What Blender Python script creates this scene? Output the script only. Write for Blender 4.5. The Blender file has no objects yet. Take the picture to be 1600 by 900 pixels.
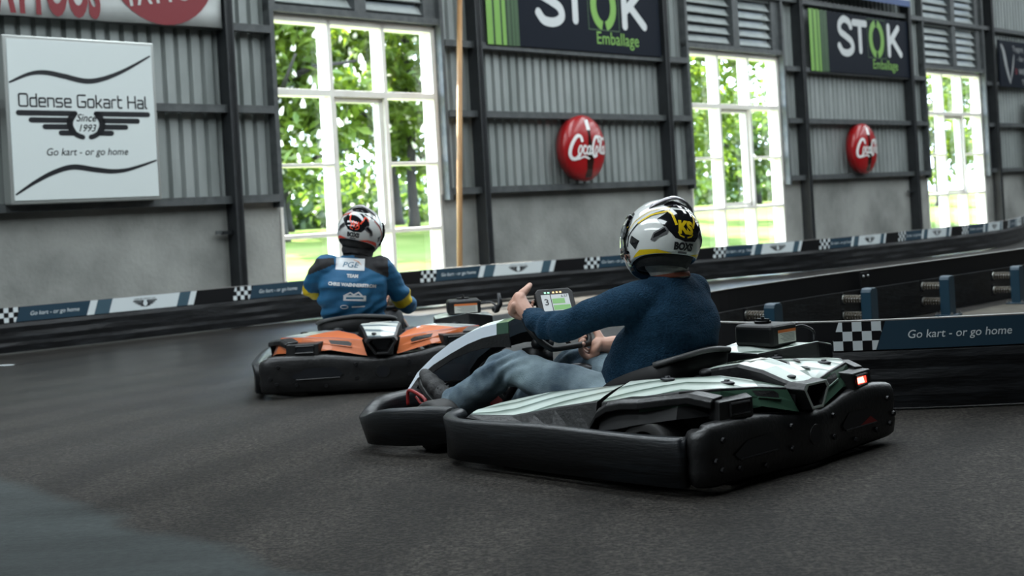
import bpy, bmesh, math, random
from mathutils import Vector, Matrix, noise
from mathutils.bvhtree import BVHTree

scene = bpy.context.scene
col = scene.collection
V = Vector
# ---------------------------------------------------------------- camera
ROLL = math.atan(.057)
cr, sr = math.cos(ROLL), math.sin(ROLL)
cd = bpy.data.cameras.new('camera')
cam = bpy.data.objects.new('camera', cd); col.objects.link(cam)
cam.matrix_world = Matrix(((cr, sr, 0, 0), (0, 0, -1, 0), (-sr, cr, 0, 1.0), (0, 0, 0, 1)))
cd.sensor_width = 36; cd.lens = 2150 / 1600 * 36; cd.shift_y = -119 / 1600
cd.dof.use_dof = True; cd.dof.focus_distance = 5.2; cd.dof.aperture_fstop = 3.8
cd.clip_start = .05; cd.clip_end = 300
scene.camera = cam
# ---------------------------------------------------------------- light and exposure
vs = scene.view_settings
vs.view_transform = 'Standard'; vs.look = 'None'; vs.gamma = 1; vs.use_curve_mapping = False
vs.exposure = 1.2
world = bpy.data.worlds.new('sky'); scene.world = world; world.use_nodes = True
wn = world.node_tree.nodes; wl = world.node_tree.links
sky = wn.new('ShaderNodeTexSky'); sky.sky_type = 'NISHITA'; sky.sun_disc = False
sky.sun_elevation = math.radians(50); sky.sun_rotation = math.radians(150); sky.dust_density = 3.0
mixw = wn.new('ShaderNodeMixRGB'); mixw.inputs[0].default_value = .6; mixw.inputs[2].default_value = (4.9, 6.4, 8.6, 1)
wl.new(sky.outputs[0], mixw.inputs[1])
bg = wn['Background']; bg.inputs[1].default_value = 1.0
wl.new(mixw.outputs[0], bg.inputs[0])
sd = bpy.data.lights.new('sun', 'SUN'); sd.energy = 36; sd.angle = .015; sd.color = (1, .96, .88)
sun = bpy.data.objects.new('sun', sd); col.objects.link(sun)
sun.rotation_euler = V((.74103 - .067, -.67147 - .074, -.965)).to_track_quat('-Z', 'Y').to_euler()
SKYLIGHT = 4.3
# ---------------------------------------------------------------- helpers
def tag(o, label=None, cat=None, group=None, kind=None):
    if label: o['label'] = label
    if cat: o['category'] = cat
    if group: o['group'] = group
    if kind: o['kind'] = kind
    return o
def empty(name, loc=(0, 0, 0), rz=0, label=None, cat=None, group=None):
    o = bpy.data.objects.new(name, None); col.objects.link(o)
    o.location = loc; o.rotation_euler = (0, 0, rz); o.empty_display_size = .1
    return tag(o, label, cat, group)

MATS = {}
def rgb(c): return (c[0], c[1], c[2], 1)
def mat(name, c, rough=.5, metal=0., c2=None, scale=8., bump=0., bscale=None, spec=.5, detail=4., stretch=None, emit=None, coat=0., sheen=0., lo=.35, hi=.65):
    if name in MATS: return MATS[name]
    m = bpy.data.materials.new(name); m.use_nodes = True; MATS[name] = m
    n = m.node_tree.nodes; l = m.node_tree.links; b = n['Principled BSDF']
    b.inputs['Base Color'].default_value = rgb(c); b.inputs['Roughness'].default_value = rough
    b.inputs['Metallic'].default_value = metal; b.inputs['Specular IOR Level'].default_value = spec
    b.inputs['Coat Weight'].default_value = coat; b.inputs['Coat Roughness'].default_value = .05
    if sheen: b.inputs['Sheen Weight'].default_value = sheen
    tc = n.new('ShaderNodeTexCoord'); mp = n.new('ShaderNodeMapping'); l.new(tc.outputs['Object'], mp.inputs[0])
    if stretch: mp.inputs['Scale'].default_value = stretch
    if c2 is not None:
        t = n.new('ShaderNodeTexNoise'); t.inputs['Scale'].default_value = scale; t.inputs['Detail'].default_value = detail
        l.new(mp.outputs[0], t.inputs[0])
        r = n.new('ShaderNodeValToRGB'); r.color_ramp.elements[0].position = lo; r.color_ramp.elements[1].position = hi
        r.color_ramp.elements[0].color = rgb(c); r.color_ramp.elements[1].color = rgb(c2)
        l.new(t.outputs[0], r.inputs[0]); l.new(r.outputs[0], b.inputs['Base Color'])
    if bump:
        t2 = n.new('ShaderNodeTexNoise'); t2.inputs['Scale'].default_value = bscale or scale * 4; t2.inputs['Detail'].default_value = 5
        l.new(mp.outputs[0], t2.inputs[0])
        bp = n.new('ShaderNodeBump'); bp.inputs['Strength'].default_value = bump; bp.inputs['Distance'].default_value = .02
        l.new(t2.outputs[0], bp.inputs['Height']); l.new(bp.outputs[0], b.inputs['Normal'])
    if emit:
        b.inputs['Emission Color'].default_value = rgb(emit[0]); b.inputs['Emission Strength'].default_value = emit[1]
    return m

class MB:
    """mesh collector"""
    def __init__(s): s.v = []; s.f = []; s.m = []; s.mats = []
    def mi(s, m):
        if m not in s.mats: s.mats.append(m)
        return s.mats.index(m)
    def poly(s, pts, m):
        i = len(s.v); s.v += [tuple(p) for p in pts]; s.f.append(tuple(range(i, i + len(pts)))); s.m.append(s.mi(m))
    def add(s, vs, fs, m, fn=None):
        i = len(s.v); k = s.mi(m)
        s.v += [tuple(fn(*v)) if fn else tuple(v) for v in vs]
        for f in fs: s.f.append(tuple(i + j for j in f)); s.m.append(k)
    def grid(s, rows, m, closed=False, mf=None, loop=False):
        i = len(s.v); n = len(rows[0])
        for r in rows: s.v += [tuple(p) for p in r]
        R = len(rows)
        for a in range(R if loop else R - 1):
            for b in range(n if closed else n - 1):
                a2 = (a + 1) % R; b2 = (b + 1) % n
                s.f.append((i + a * n + b, i + a * n + b2, i + a2 * n + b2, i + a2 * n + b))
                s.m.append(s.mi(mf(a, b) if mf else m))
    def cap(s, ring, m, flip=False):
        s.poly(list(reversed(ring)) if flip else ring, m)
    def box(s, lo, hi, m, fn=None):
        x0, y0, z0 = lo; x1, y1, z1 = hi
        vs = [(x0, y0, z0), (x1, y0, z0), (x1, y1, z0), (x0, y1, z0), (x0, y0, z1), (x1, y0, z1), (x1, y1, z1), (x0, y1, z1)]
        s.add(vs, [(0, 3, 2, 1), (4, 5, 6, 7), (0, 1, 5, 4), (1, 2, 6, 5), (2, 3, 7, 6), (3, 0, 4, 7)], m, fn)
    def tube(s, path, r, m, n=10, caps=True, ell=None):
        path = [V(p) for p in path]; rings = []
        rs = r if isinstance(r, (list, tuple)) else [r] * len(path)
        up = None
        for i, p in enumerate(path):
            t = (path[min(i + 1, len(path) - 1)] - path[max(i - 1, 0)]).normalized()
            if up is None: up = V((0, 0, 1)) if abs(t.z) < .9 else V((1, 0, 0))
            sx = t.cross(up).normalized(); up = sx.cross(t).normalized()
            ex, ey = ell[i] if ell else (1, 1)
            rings.append([p + (sx * math.cos(a) * ex + up * math.sin(a) * ey) * rs[i] for a in [2 * math.pi * k / n for k in range(n)]])
        s.grid(rings, m, closed=True)
        if caps: s.cap(rings[0], m); s.cap(rings[-1], m, True)
    def ball(s, c, r, m, n=12, k=8, mtx=None):
        c = V(c); r = r if isinstance(r, (tuple, list)) else (r, r, r); rows = []
        for i in range(k + 1):
            th = math.pi * (i / k) * .998 + .001 * math.pi
            row = []
            for j in range(n):
                ph = 2 * math.pi * j / n
                p = V((math.sin(th) * math.cos(ph) * r[0], math.sin(th) * math.sin(ph) * r[1], -math.cos(th) * r[2]))
                if mtx: p = mtx @ p
                row.append(c + p)
            rows.append(row)
        s.grid(rows, m, closed=True); s.cap(rows[0], m, True); s.cap(rows[-1], m)
    def prism(s, pts2, fn, d0, d1, m, mside=None):
        a = [fn(u, v, d0) for u, v in pts2]; b = [fn(u, v, d1) for u, v in pts2]; n = len(a)
        s.poly(list(reversed(a)), m); s.poly(b, m)
        for i in range(n): s.poly([a[i], a[(i + 1) % n], b[(i + 1) % n], b[i]], mside or m)
    def flat(s, tv, m, fn): s.add(tv[0], tv[1], m, fn)
    def build(s, name, parent=None, smooth=False, bevel=0, solid=0, sub=0, seg=2, ang=40, merge=True, recalc=True):
        me = bpy.data.meshes.new(name); me.from_pydata(s.v, [], s.f)
        for m in s.mats: me.materials.append(m)
        me.polygons.foreach_set('material_index', s.m)
        if merge or recalc:
            bm = bmesh.new(); bm.from_mesh(me)
            if merge: bmesh.ops.remove_doubles(bm, verts=bm.verts, dist=1e-5)
            if recalc: bmesh.ops.recalc_face_normals(bm, faces=bm.faces)
            bm.to_mesh(me); bm.free()
        if smooth: me.polygons.foreach_set('use_smooth', [True] * len(me.polygons))
        me.update()
        o = bpy.data.objects.new(name, me); col.objects.link(o)
        if parent: o.parent = parent
        if solid:
            q = o.modifiers.new('solid', 'SOLIDIFY'); q.thickness = solid; q.offset = -1
        if bevel:
            q = o.modifiers.new('bevel', 'BEVEL'); q.width = bevel; q.segments = seg; q.limit_method = 'ANGLE'; q.angle_limit = math.radians(ang)
        if sub:
            q = o.modifiers.new('sub', 'SUBSURF'); q.levels = sub; q.render_levels = sub
        return o

def copy_tree(o, parent=None):
    c = o.copy(); col.objects.link(c); c.parent = parent
    for ch in list(o.children): copy_tree(ch, c)
    return c

TXT = {}
def text(s, size=1., bold=0., shear=0., space=1., sx=1., align='CENTER'):
    """2D triangles of a string; v=0 is the baseline"""
    key = (s, size, bold, shear, space, sx, align)
    if key in TXT: return TXT[key]
    cu = bpy.data.curves.new('txt', 'FONT'); cu.body = s; cu.size = size; cu.shear = shear; cu.space_character = space
    cu.align_x = align; cu.offset = bold * size; cu.resolution_u = 4
    o = bpy.data.objects.new('txt', cu); col.objects.link(o)
    dg = bpy.context.evaluated_depsgraph_get(); ev = o.evaluated_get(dg); me = ev.to_mesh()
    r = ([(v.co.x * sx, v.co.y) for v in me.vertices], [tuple(p.vertices) for p in me.polygons])
    ev.to_mesh_clear(); bpy.data.objects.remove(o); bpy.data.curves.remove(cu)
    TXT[key] = r
    return r
def shift(tv, dx, dy, sx=1, sy=1): return ([(x * sx + dx, y * sy + dy) for x, y in tv[0]], tv[1])
def join(*tvs):
    v = []; f = []
    for t in tvs:
        i = len(v); v += t[0]; f += [tuple(i + j for j in q) for q in t[1]]
    return (v, f)
def stroke(pts, w, caps=True, closed=False):
    """ribbon along a 2D polyline; w is a width or a list of widths"""
    pts = [V((p[0], p[1])) for p in pts]; n = len(pts)
    ws = w if isinstance(w, (list, tuple)) else [w] * n
    vs = []; fs = []
    for i, p in enumerate(pts):
        a = pts[(i - 1) % n] if closed or i > 0 else p; b = pts[(i + 1) % n] if closed or i < n - 1 else p
        d1 = (p - a); d2 = (b - p)
        d1 = d1.normalized() if d1.length > 1e-9 else None; d2 = d2.normalized() if d2.length > 1e-9 else None
        if d1 is None: d1 = d2
        if d2 is None: d2 = d1
        t = (d1 + d2); t = t.normalized() if t.length > 1e-6 else d1
        nn = V((-t.y, t.x)); k = 1 / max(.5, nn.dot(V((-d1.y, d1.x)))); h = ws[i] / 2 * k
        vs += [tuple(p + nn * h), tuple(p - nn * h)]
    for i in range(n if closed else n - 1):
        j = (i + 1) % n; fs.append((2 * i, 2 * i + 1, 2 * j + 1, 2 * j))
    if caps and not closed:
        for p, q, ww in ((pts[0], pts[1], ws[0]), (pts[-1], pts[-2], ws[-1])):
            d = (p - q).normalized(); nn = V((-d.y, d.x)); i = len(vs); h = ww / 2
            arc = [p + nn * h * math.cos(a) + d * h * math.sin(a) for a in [math.pi * k / 8 for k in range(9)]]
            vs += [tuple(x) for x in arc]; fs.append(tuple(range(i, i + 9)))
    return (vs, fs)
def bez(pts, n=8):
    """Catmull-Rom through points (any dimension)"""
    P = [V(p) for p in pts]; out = []
    for i in range(len(P) - 1):
        p0 = P[max(i - 1, 0)]; p1 = P[i]; p2 = P[i + 1]; p3 = P[min(i + 2, len(P) - 1)]
        for k in range(n):
            t = k / n
            out.append(.5 * ((2 * p1) + (p2 - p0) * t + (2 * p0 - 5 * p1 + 4 * p2 - p3) * t * t + (3 * p1 - p0 - 3 * p2 + p3) * t ** 3))
    out.append(P[-1]); return out
def quad(u0, v0, u1, v1, sl=0.): return ([(u0, v0), (u1, v0), (u1 + sl, v1), (u0 + sl, v1)], [(0, 1, 2, 3)])
def ellipse2(cx, cy, rx, ry, n=40): return ([(cx + rx * math.cos(2 * math.pi * k / n), cy + ry * math.sin(2 * math.pi * k / n)) for k in range(n)], [tuple(range(n))])
def arc2(cx, cy, rx, ry, a0, a1, n=20): return [(cx + rx * math.cos(math.radians(a0 + (a1 - a0) * k / n)), cy + ry * math.sin(math.radians(a0 + (a1 - a0) * k / n))) for k in range(n + 1)]
def split_long(tv, step):
    """cut long quads of a flat figure so that it can follow a curve"""
    bm = bmesh.new(); vv = [bm.verts.new((x, y, 0)) for x, y in tv[0]]
    for f in tv[1]:
        try: bm.faces.new([vv[i] for i in f])
        except ValueError: pass
    xs = [v[0] for v in tv[0]]; x = math.floor(min(xs) / step) * step + step
    while x < max(xs):
        bmesh.ops.bisect_plane(bm, geom=bm.verts[:] + bm.edges[:] + bm.faces[:], plane_co=(x, 0, 0), plane_no=(1, 0, 0)); x += step
    bm.verts.index_update()
    r = ([(v.co.x, v.co.y) for v in bm.verts], [tuple(v.index for v in f.verts) for f in bm.faces]); bm.free()
    return r
def fuse(mb, voxel, smooth=3, name='f', fac=.5):
    """one continuous skin around overlapping volumes; returns bmesh-ready lists"""
    o = mb.build('tmp_' + name, merge=True, recalc=True)
    q = o.modifiers.new('r', 'REMESH'); q.mode = 'VOXEL'; q.voxel_size = voxel; q.adaptivity = 0
    if smooth:
        q = o.modifiers.new('s', 'SMOOTH'); q.iterations = smooth; q.factor = fac
    dg = bpy.context.evaluated_depsgraph_get(); ev = o.evaluated_get(dg); me = ev.to_mesh()
    r = ([v.co.copy() for v in me.vertices], [tuple(p.vertices) for p in me.polygons])
    ev.to_mesh_clear(); me0 = o.data; bpy.data.objects.remove(o); bpy.data.meshes.remove(me0)
    return r
def skin(name, vf, mf, parent=None, disp=None):
    """object from fused lists; mf(center)->material, disp(co)->offset along normal"""
    v, f = vf; me = bpy.data.meshes.new(name); me.from_pydata([tuple(x) for x in v], [], f); me.update()
    if disp:
        ns = [x.vector.copy() for x in me.vertex_normals]
        for i, vt in enumerate(me.vertices): vt.co = vt.co + ns[i] * disp(vt.co, ns[i])
        me.update()
    mats = []
    for p in me.polygons:
        m = mf(p.center) if callable(mf) else mf
        if m not in mats: mats.append(m); me.materials.append(m)
        p.material_index = mats.index(m); p.use_smooth = True
    o = bpy.data.objects.new(name, me); col.objects.link(o)
    if parent: o.parent = parent
    return o
# ---------------------------------------------------------------- materials
steel = mat('dark_steel', (.010, .012, .014), .5, 0, (.017, .020, .022), 6)
rail_m = mat('rail_steel', (.05, .056, .058), .5, 0, (.08, .087, .088), 9)
sheet = mat('corrugated_zinc', (.24, .265, .255), .5, .2, (.32, .345, .335), 3.0, .05, 30, stretch=(1, 1, .35))
concrete = mat('cast_concrete', (.15, .155, .145), .85, 0, (.30, .305, .285), 1.3, .35, 22, detail=10, lo=.28, hi=.62)
white_paint = mat('window_paint', (.70, .67, .60), .5, 0, (.76, .74, .68), 5)
louver_m = mat('louver_zinc', (.30, .33, .32), .5, .1, (.38, .41, .40), 4)
sign_white = mat('sign_white', (.62, .67, .66), .12, 0, spec=.6)
alu = mat('aluminium', (.5, .52, .5), .35, .8)
ink = mat('black_ink', (.008, .009, .012), .4)
navy = mat('banner_navy', (.018, .045, .07), .4)
slate = mat('banner_slate', (.05, .095, .125), .4)
bwhite = mat('banner_white', (.62, .67, .68), .4)
bblack = mat('banner_black', (.005, .005, .006), .55, spec=.2)
rubber = mat('barrier_plastic', (.0035, .0038, .0045), .5, 0, (.017, .019, .022), 5, .2, 14, stretch=(1, 1, 6), lo=.45, hi=.85, spec=.35)
# asphalt with a worn concrete corner
def floor_material():
    m = bpy.data.materials.new('asphalt_floor'); m.use_nodes = True
    n = m.node_tree.nodes; l = m.node_tree.links; b = n['Principled BSDF']
    tc = n.new('ShaderNodeTexCoord')
    def noi(sc, det=6, rough=.6, st=None):
        t = n.new('ShaderNodeTexNoise'); t.inputs['Scale'].default_value = sc; t.inputs['Detail'].default_value = det; t.inputs['Roughness'].default_value = rough
        if st:
            mp = n.new('ShaderNodeMapping'); mp.inputs['Rotation'].default_value = (0, 0, st[0]); mp.inputs['Scale'].default_value = st[1]
            l.new(tc.outputs['Object'], mp.inputs[0]); l.new(mp.outputs[0], t.inputs[0])
        else: l.new(tc.outputs['Object'], t.inputs[0])
        return t
    def ramp(src, p0, c0, p1, c1):
        r = n.new('ShaderNodeValToRGB'); e = r.color_ramp.elements; e[0].position = p0; e[1].position = p1; e[0].color = rgb(c0); e[1].color = rgb(c1)
        l.new(src, r.inputs[0]); return r.outputs[0]
    def mix(fac, a, c, mode='MIX'):
        x = n.new('ShaderNodeMixRGB'); x.blend_type = mode
        if isinstance(fac, float): x.inputs[0].default_value = fac
        else: l.new(fac, x.inputs[0])
        for k, s in ((1, a), (2, c)):
            if isinstance(s, tuple): x.inputs[k].default_value = rgb(s)
            else: l.new(s, x.inputs[k])
        return x.outputs[0]
    def math_(op, a, c):
        x = n.new('ShaderNodeMath'); x.operation = op
        for k, s in ((0, a), (1, c)):
            if isinstance(s, float): x.inputs[k].default_value = s
            else: l.new(s, x.inputs[k])
        return x.outputs[0]
    big = noi(.9, 5)
    base = ramp(big.outputs[0], .3, (.0150, .0132, .0112), .72, (.0300, .0268, .0230))
    grain = noi(55, 4, .8)
    base = mix(.75, base, ramp(grain.outputs[0], .43, (.15, .15, .15), .60, (2.3, 2.3, 2.3)), 'MULTIPLY')
    mid = noi(17, 4, .7); base = mix(.6, base, ramp(mid.outputs[0], .36, (.45, .45, .45), .64, (1.5, 1.5, 1.5)), 'MULTIPLY')
    v = n.new('ShaderNodeTexVoronoi'); v.inputs['Scale'].default_value = 42; l.new(tc.outputs['Object'], v.inputs[0])
    gn = noi(9, 2)
    fl = math_('MULTIPLY', ramp(v.outputs['Distance'], .02, (1, 1, 1), .10, (0, 0, 0)), ramp(gn.outputs[0], .56, (0, 0, 0), .66, (1, 1, 1)))
    base = mix(math_('MULTIPLY', fl, .5), base, (.35, .34, .32))
    # skid bands along the bend
    wv = n.new('ShaderNodeTexWave'); wv.wave_type = 'RINGS'; wv.rings_direction = 'Z'; wv.inputs['Scale'].default_value = .55
    wv.inputs['Distortion'].default_value = 7.; wv.inputs['Detail'].default_value = 3; wv.inputs['Detail Scale'].default_value = .6
    mp = n.new('ShaderNodeMapping'); mp.inputs['Location'].default_value = (-3.5, -4.2, 0); l.new(tc.outputs['Object'], mp.inputs[0]); l.new(mp.outputs[0], wv.inputs[0])
    base = mix(.55, base, ramp(wv.outputs[0], .2, (.55, .55, .55), .6, (1.12, 1.12, 1.12)), 'MULTIPLY')
    # signed distance to the edge of the concrete corner
    sp = n.new('ShaderNodeSeparateXYZ'); l.new(tc.outputs['Object'], sp.inputs[0])
    d = math_('ADD', math_('MULTIPLY', sp.outputs[0], -.77), math_('MULTIPLY', sp.outputs[1], -.64))
    en = noi(1.3, 6)
    d = math_('ADD', math_('ADD', d, 1.99 + .5 - .25), math_('MULTIPLY', en.outputs[0], .5))
    mask = ramp(d, .46, (0, 0, 0), .56, (1, 1, 1))
    cn = noi(30, 6, .75)
    conc = ramp(cn.outputs[0], .3, (.026, .032, .032), .7, (.048, .056, .055))
    cb = noi(.8, 4, .6, (.75, (.5, 2.5, 1)))
    conc = mix(.8, conc, ramp(cb.outputs[0], .35, (.55, .55, .55), .65, (1.1, 1.1, 1.1)), 'MULTIPLY')
    base = mix(mask, base, conc)
    l.new(base, b.inputs['Base Color'])
    # coarse asphalt near the inside of the bend, rubbered smooth along the outer barrier
    of = math_('ADD', math_('ADD', math_('MULTIPLY', sp.outputs[0], .741), math_('MULTIPLY', sp.outputs[1], -.671)), 12.5)
    of = math_('MULTIPLY', math_('ADD', of, math_('MULTIPLY', big.outputs[0], 1.5)), .1)
    sm = ramp(of, .42, (1, 1, 1), .86, (0, 0, 0))
    rr = mix(sm, (.78, .78, .78), (.30, .30, .30)); l.new(rr, b.inputs['Roughness'])
    ss = mix(sm, (.16, .16, .16), (.5, .5, .5)); l.new(ss, b.inputs['Specular IOR Level'])
    bp = n.new('ShaderNodeBump'); bp.inputs['Distance'].default_value = .008; l.new(mix(sm, (.7, .7, .7), (.1, .1, .1)), bp.inputs['Strength'])
    l.new(grain.outputs[0], bp.inputs['Height']); l.new(bp.outputs[0], b.inputs['Normal'])
    return m
floor_m = floor_material()
def glass_material():
    m = bpy.data.materials.new('window_glass'); m.use_nodes = True
    n = m.node_tree.nodes; l = m.node_tree.links
    for x in list(n):
        if x.type != 'OUTPUT_MATERIAL': n.remove(x)
    t = n.new('ShaderNodeBsdfTransparent'); t.inputs[0].default_value = (.93, .96, .95, 1)
    g = n.new('ShaderNodeBsdfGlossy'); g.inputs['Roughness'].default_value = .02
    f = n.new('ShaderNodeFresnel'); f.inputs[0].default_value = 1.45
    mx = n.new('ShaderNodeMixShader'); l.new(f.outputs[0], mx.inputs[0]); l.new(t.outputs[0], mx.inputs[1]); l.new(g.outputs[0], mx.inputs[2])
    l.new(mx.outputs[0], n['Material Output'].inputs[0]); return m
glass = glass_material()
# ---------------------------------------------------------------- the hall
W0 = V((-4.9196, 13.2, 0)); WD = V((.67147, .74103, 0)); WN = V((.74103, -.67147, 0))
def W(s, z, off=0.): return W0 + WD * s + WN * off + V((0, 0, z))
def WF(off): return lambda u, v: W(u, v, off)
def WB(x, y, z): return W(x, z, y)           # box coordinates: along, out of the wall, up
WINS = [(3.4, 6.0), (11.6, 14.36), (19.95, 22.75)]
S0, S1, TOP = -15., 40., 6.6
b = MB(); b.poly([W(S0, 0, -.22), W(S1, 0, -.22), W(S1, 0, 24), W(S0, 0, 24)], floor_m)
tag(b.build('floor'), kind='structure')
# wall with the windows: corrugated sheet over a cast concrete base
b = MB()
def corr(s0, s1, z0, z1):
    pr = []; s = s0; P = .165
    while s < s1:
        for ds, o in ((0, 0), (.098, 0), (.112, -.05), (.150, -.05)):
            if s + ds < s1: pr.append((s + ds, o))
        s += P
    pr.append((s1, 0))
    b.grid([[W(a, z0, o - .02) for a, o in pr], [W(a, z1, o - .02) for a, o in pr]], sheet)
edges = [S0] + [e for w in WINS for e in w] + [S1]
for i in range(0, len(edges), 2): corr(edges[i], edges[i + 1], 1.2, TOP)
for s0, s1 in WINS: corr(s0, s1, 5.3, TOP)
wall = tag(b.build('wall_left'), kind='structure')
b = MB()
for i in range(0, len(edges), 2): b.box((edges[i], -.22, 0), (edges[i + 1], 0, 1.27), concrete, WB)
b.build('concrete_base', wall)
COLS = [-5.55, -1.45, 2.65, 6.63, 10.83, 14.93, 19.12, 23.15, 27.3]
def rail(s0, s1, z):
    m = MB(); m.box((s0, 0, z - .035), (s1, .13, z + .035), rail_m, WB); m.box((s0, .115, z + .03), (s1, .13, z + .05), rail_m, WB)
    m.build('wall_rail', wall)
cuts = []
for c in COLS: cuts.append((c, c + .07))
for s0, s1 in WINS: cuts.append((s0 - .1, s1 + .1))
cuts.sort(); cur = S0
for a, e in cuts:
    for z in (1.30, 2.30, 3.21): 
        if a - cur > .05: rail(cur, a, z)
    cur = max(cur, e)
cur = S0
for c in COLS + [S1]:
    for z in (4.42, 5.4): rail(cur, c, z)
    cur = c + .07
colname = ['beyond the left end of the winged logo sign', 'left of the winged logo sign', 'between the winged logo sign and the nearest window', 'right of the wooden pole, at the left end of the large dark sign',
           'at the right end of the nearest dark sign with white and green letters', 'right of the middle window', 'right of the far red round sign', 'right of the farthest window', 'beyond the farthest signs']
for i, c in enumerate(COLS):
    m = MB(); m.box((c, 0, 0), (c + .07, .2, TOP), steel, WB); m.box((c - .02, .185, 0), (c + .09, .2, TOP), steel, WB)
    o = m.build('steel_column', None, bevel=.004)
    tag(o, 'dark grey steel wall column ' + colname[i], 'column', 'steel columns along the wall')
    if i in (2, 6):
        m = MB(); m.box((c - .13, .05, .93), (c, .11, .97), steel, WB); m.box((c - .2, .05, .94), (c - .13, .08, .975), rail_m, WB); m.build('bracket', o)
# windows
def window(k, s0, s1):
    root = tag(empty('window_%d' % (k + 1), W(s0, 0)), kind='structure')
    root.location = (0, 0, 0)
    w = (s1 - s0) / 3; xs = [s0, s0 + w, s0 + 2 * w, s1]; zs = [.02, .85, 1.68, 2.53, 3.36]
    m = MB()
    for i, x in enumerate(xs):
        h = .03 if 0 < i < 3 else .04
        m.box((x - h, -.2, 0), (x + h, 0, 3.42), white_paint, WB)
    m.box((s0, -.2, 3.35), (s1, .0, 3.43), white_paint, WB); m.box((s0, -.2, 0), (s1, .02, .07), white_paint, WB)
    m.build('window_frame', root, bevel=.004)
    for z, dz in ((.85, .025), (2.53, .04)):
        m = MB(); m.box((s0, -.19, z - dz), (s1, -.002, z + dz), white_paint, WB); m.build('transom', root, bevel=.004)
    for a, e in ((xs[0], xs[1]), (xs[2], xs[3])):
        m = MB(); m.box((a, -.19, 1.66), (e, -.004, 1.70), white_paint, WB); m.build('glazing_bar', root, bevel=.003)
    m = MB(); a, e = xs[1] + .03, xs[2] - .03
    for q in (((a, -.15, .88), (a + .06, -.05, 2.49)), ((e - .06, -.15, .88), (e, -.05, 2.49)), ((a, -.15, .88), (e, -.05, .94)), ((a, -.15, 2.43), (e, -.05, 2.49))): m.box(q[0], q[1], white_paint, WB)
    m.build('casement', root, bevel=.004)
    for i in range(3):
        for j in range(4):
            if i == 1 and j == 2: continue
            z0 = zs[j]; z1 = zs[j + 1]
            if i == 1 and j == 1: z1 = zs[3]
            m = MB(); m.poly([W(xs[i], z0, -.16), W(xs[i + 1], z0, -.16), W(xs[i + 1], z1, -.16), W(xs[i], z1, -.16)], glass); m.build("pane", root, recalc=False)
    for x in (s0 - .1, s1 + .03):
        m = MB(); m.box((x, 0, 1.2 if x > s0 else 1.2), (x + .06, .12, TOP), rail_m, WB); m.build('jamb_post', root)
    m = MB(); m.box((s0 - .1, 0, 3.44), (s1 + .1, .1, 3.52), rail_m, WB); m.build('lintel', root)
where = ['nearest window behind the driver in blue', 'middle window between the two dark lettered signs', 'farthest window at the right']
for k, (s0, s1) in enumerate(WINS):
    window(k, s0, s1)
    root = empty('louver_vent', (0, 0, 0), 0, 'grey metal louvered vent above the ' + where[k], 'vent', 'louvered vents above the windows')
    mid = (s0 + s1) / 2
    m = MB(); m.box((mid - .09, -.03, 3.52), (mid + .09, .1, 5.35), rail_m, WB); m.box((s0 - .05, -.05, 3.5), (s0 + .04, .06, 5.35), rail_m, WB); m.box((s1 - .2, -.05, 3.5), (s1 + .05, .06, 5.35), rail_m, WB)
    m.box((s0, -.05, 4.36), (s1, .08, 4.44), rail_m, WB); m.build('vent_frame', root)
    m = MB(); m.box((s0 - .3, -.22, 3.42), (s1 + .3, -.18, 5.6), steel, WB); m.build('backing', root)  # plate widened past the vent to keep stray sun out of the hall
    z = 3.55
    while z < 5.25:
        for a, e in ((s0 + .04, mid - .09), (mid + .09, s1 - .2)):
            m = MB(); m.poly([W(a, z, .03), W(e, z, .03), W(e, z + .135, -.05), W(a, z + .135, -.05)], louver_m); m.poly([W(a, z, .03), W(e, z, .03), W(e, z + .012, .045), W(a, z + .012, .045)], louver_m)
            m.build('louver_slat', root, solid=.004)
        z += .155
# other walls and the roof
darkwall = mat('dark_panel_wall', (.05, .055, .06), .7, 0, (.07, .075, .08), 2)
for nm, pts in (('wall_right', [(S0, 24), (S1, 24)]), ('wall_near', [(S0, -.22), (S0, 24)]), ('wall_far', [(S1, -.22), (S1, 24)])):
    m = MB(); (a, ao), (e, eo) = pts
    m.poly([W(a, 0, ao), W(e, 0, eo), W(e, TOP, eo), W(a, TOP, ao)], darkwall); tag(m.build(nm), kind='structure')
SKY_S = [(-12.0, -10.4), (-7.0, -5.4), (-2.0, -.4), (3.0, 4.6), (8.0, 9.6), (13.0, 14.6), (19., 20.6), (25., 26.6), (31., 32.6)]
m = MB(); cur = S0
for a, e in SKY_S + [(S1, S1)]:
    m.poly([W(cur, TOP, -.25), W(a, TOP, -.25), W(a, TOP, 24), W(cur, TOP, 24)], darkwall); cur = e
for a, e in SKY_S:
    for o0, o1 in ((-.25, 1.5), (11.5, 24)): m.poly([W(a, TOP, o0), W(e, TOP, o0), W(e, TOP, o1), W(a, TOP, o1)], darkwall)
roof = tag(m.build('ceiling'), kind='structure')
skyl = mat('skylight_sheet', (.7, .75, .75), .6, emit=((.86, .95, 1.0), SKYLIGHT))
for a, e in SKY_S:
    m = MB(); m.poly([W(a - .1, TOP + .01, 1.4), W(e + .1, TOP + .01, 1.4), W(e + .1, TOP + .01, 11.6), W(a - .1, TOP + .01, 11.6)], skyl); m.build('skylight', roof)
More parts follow.
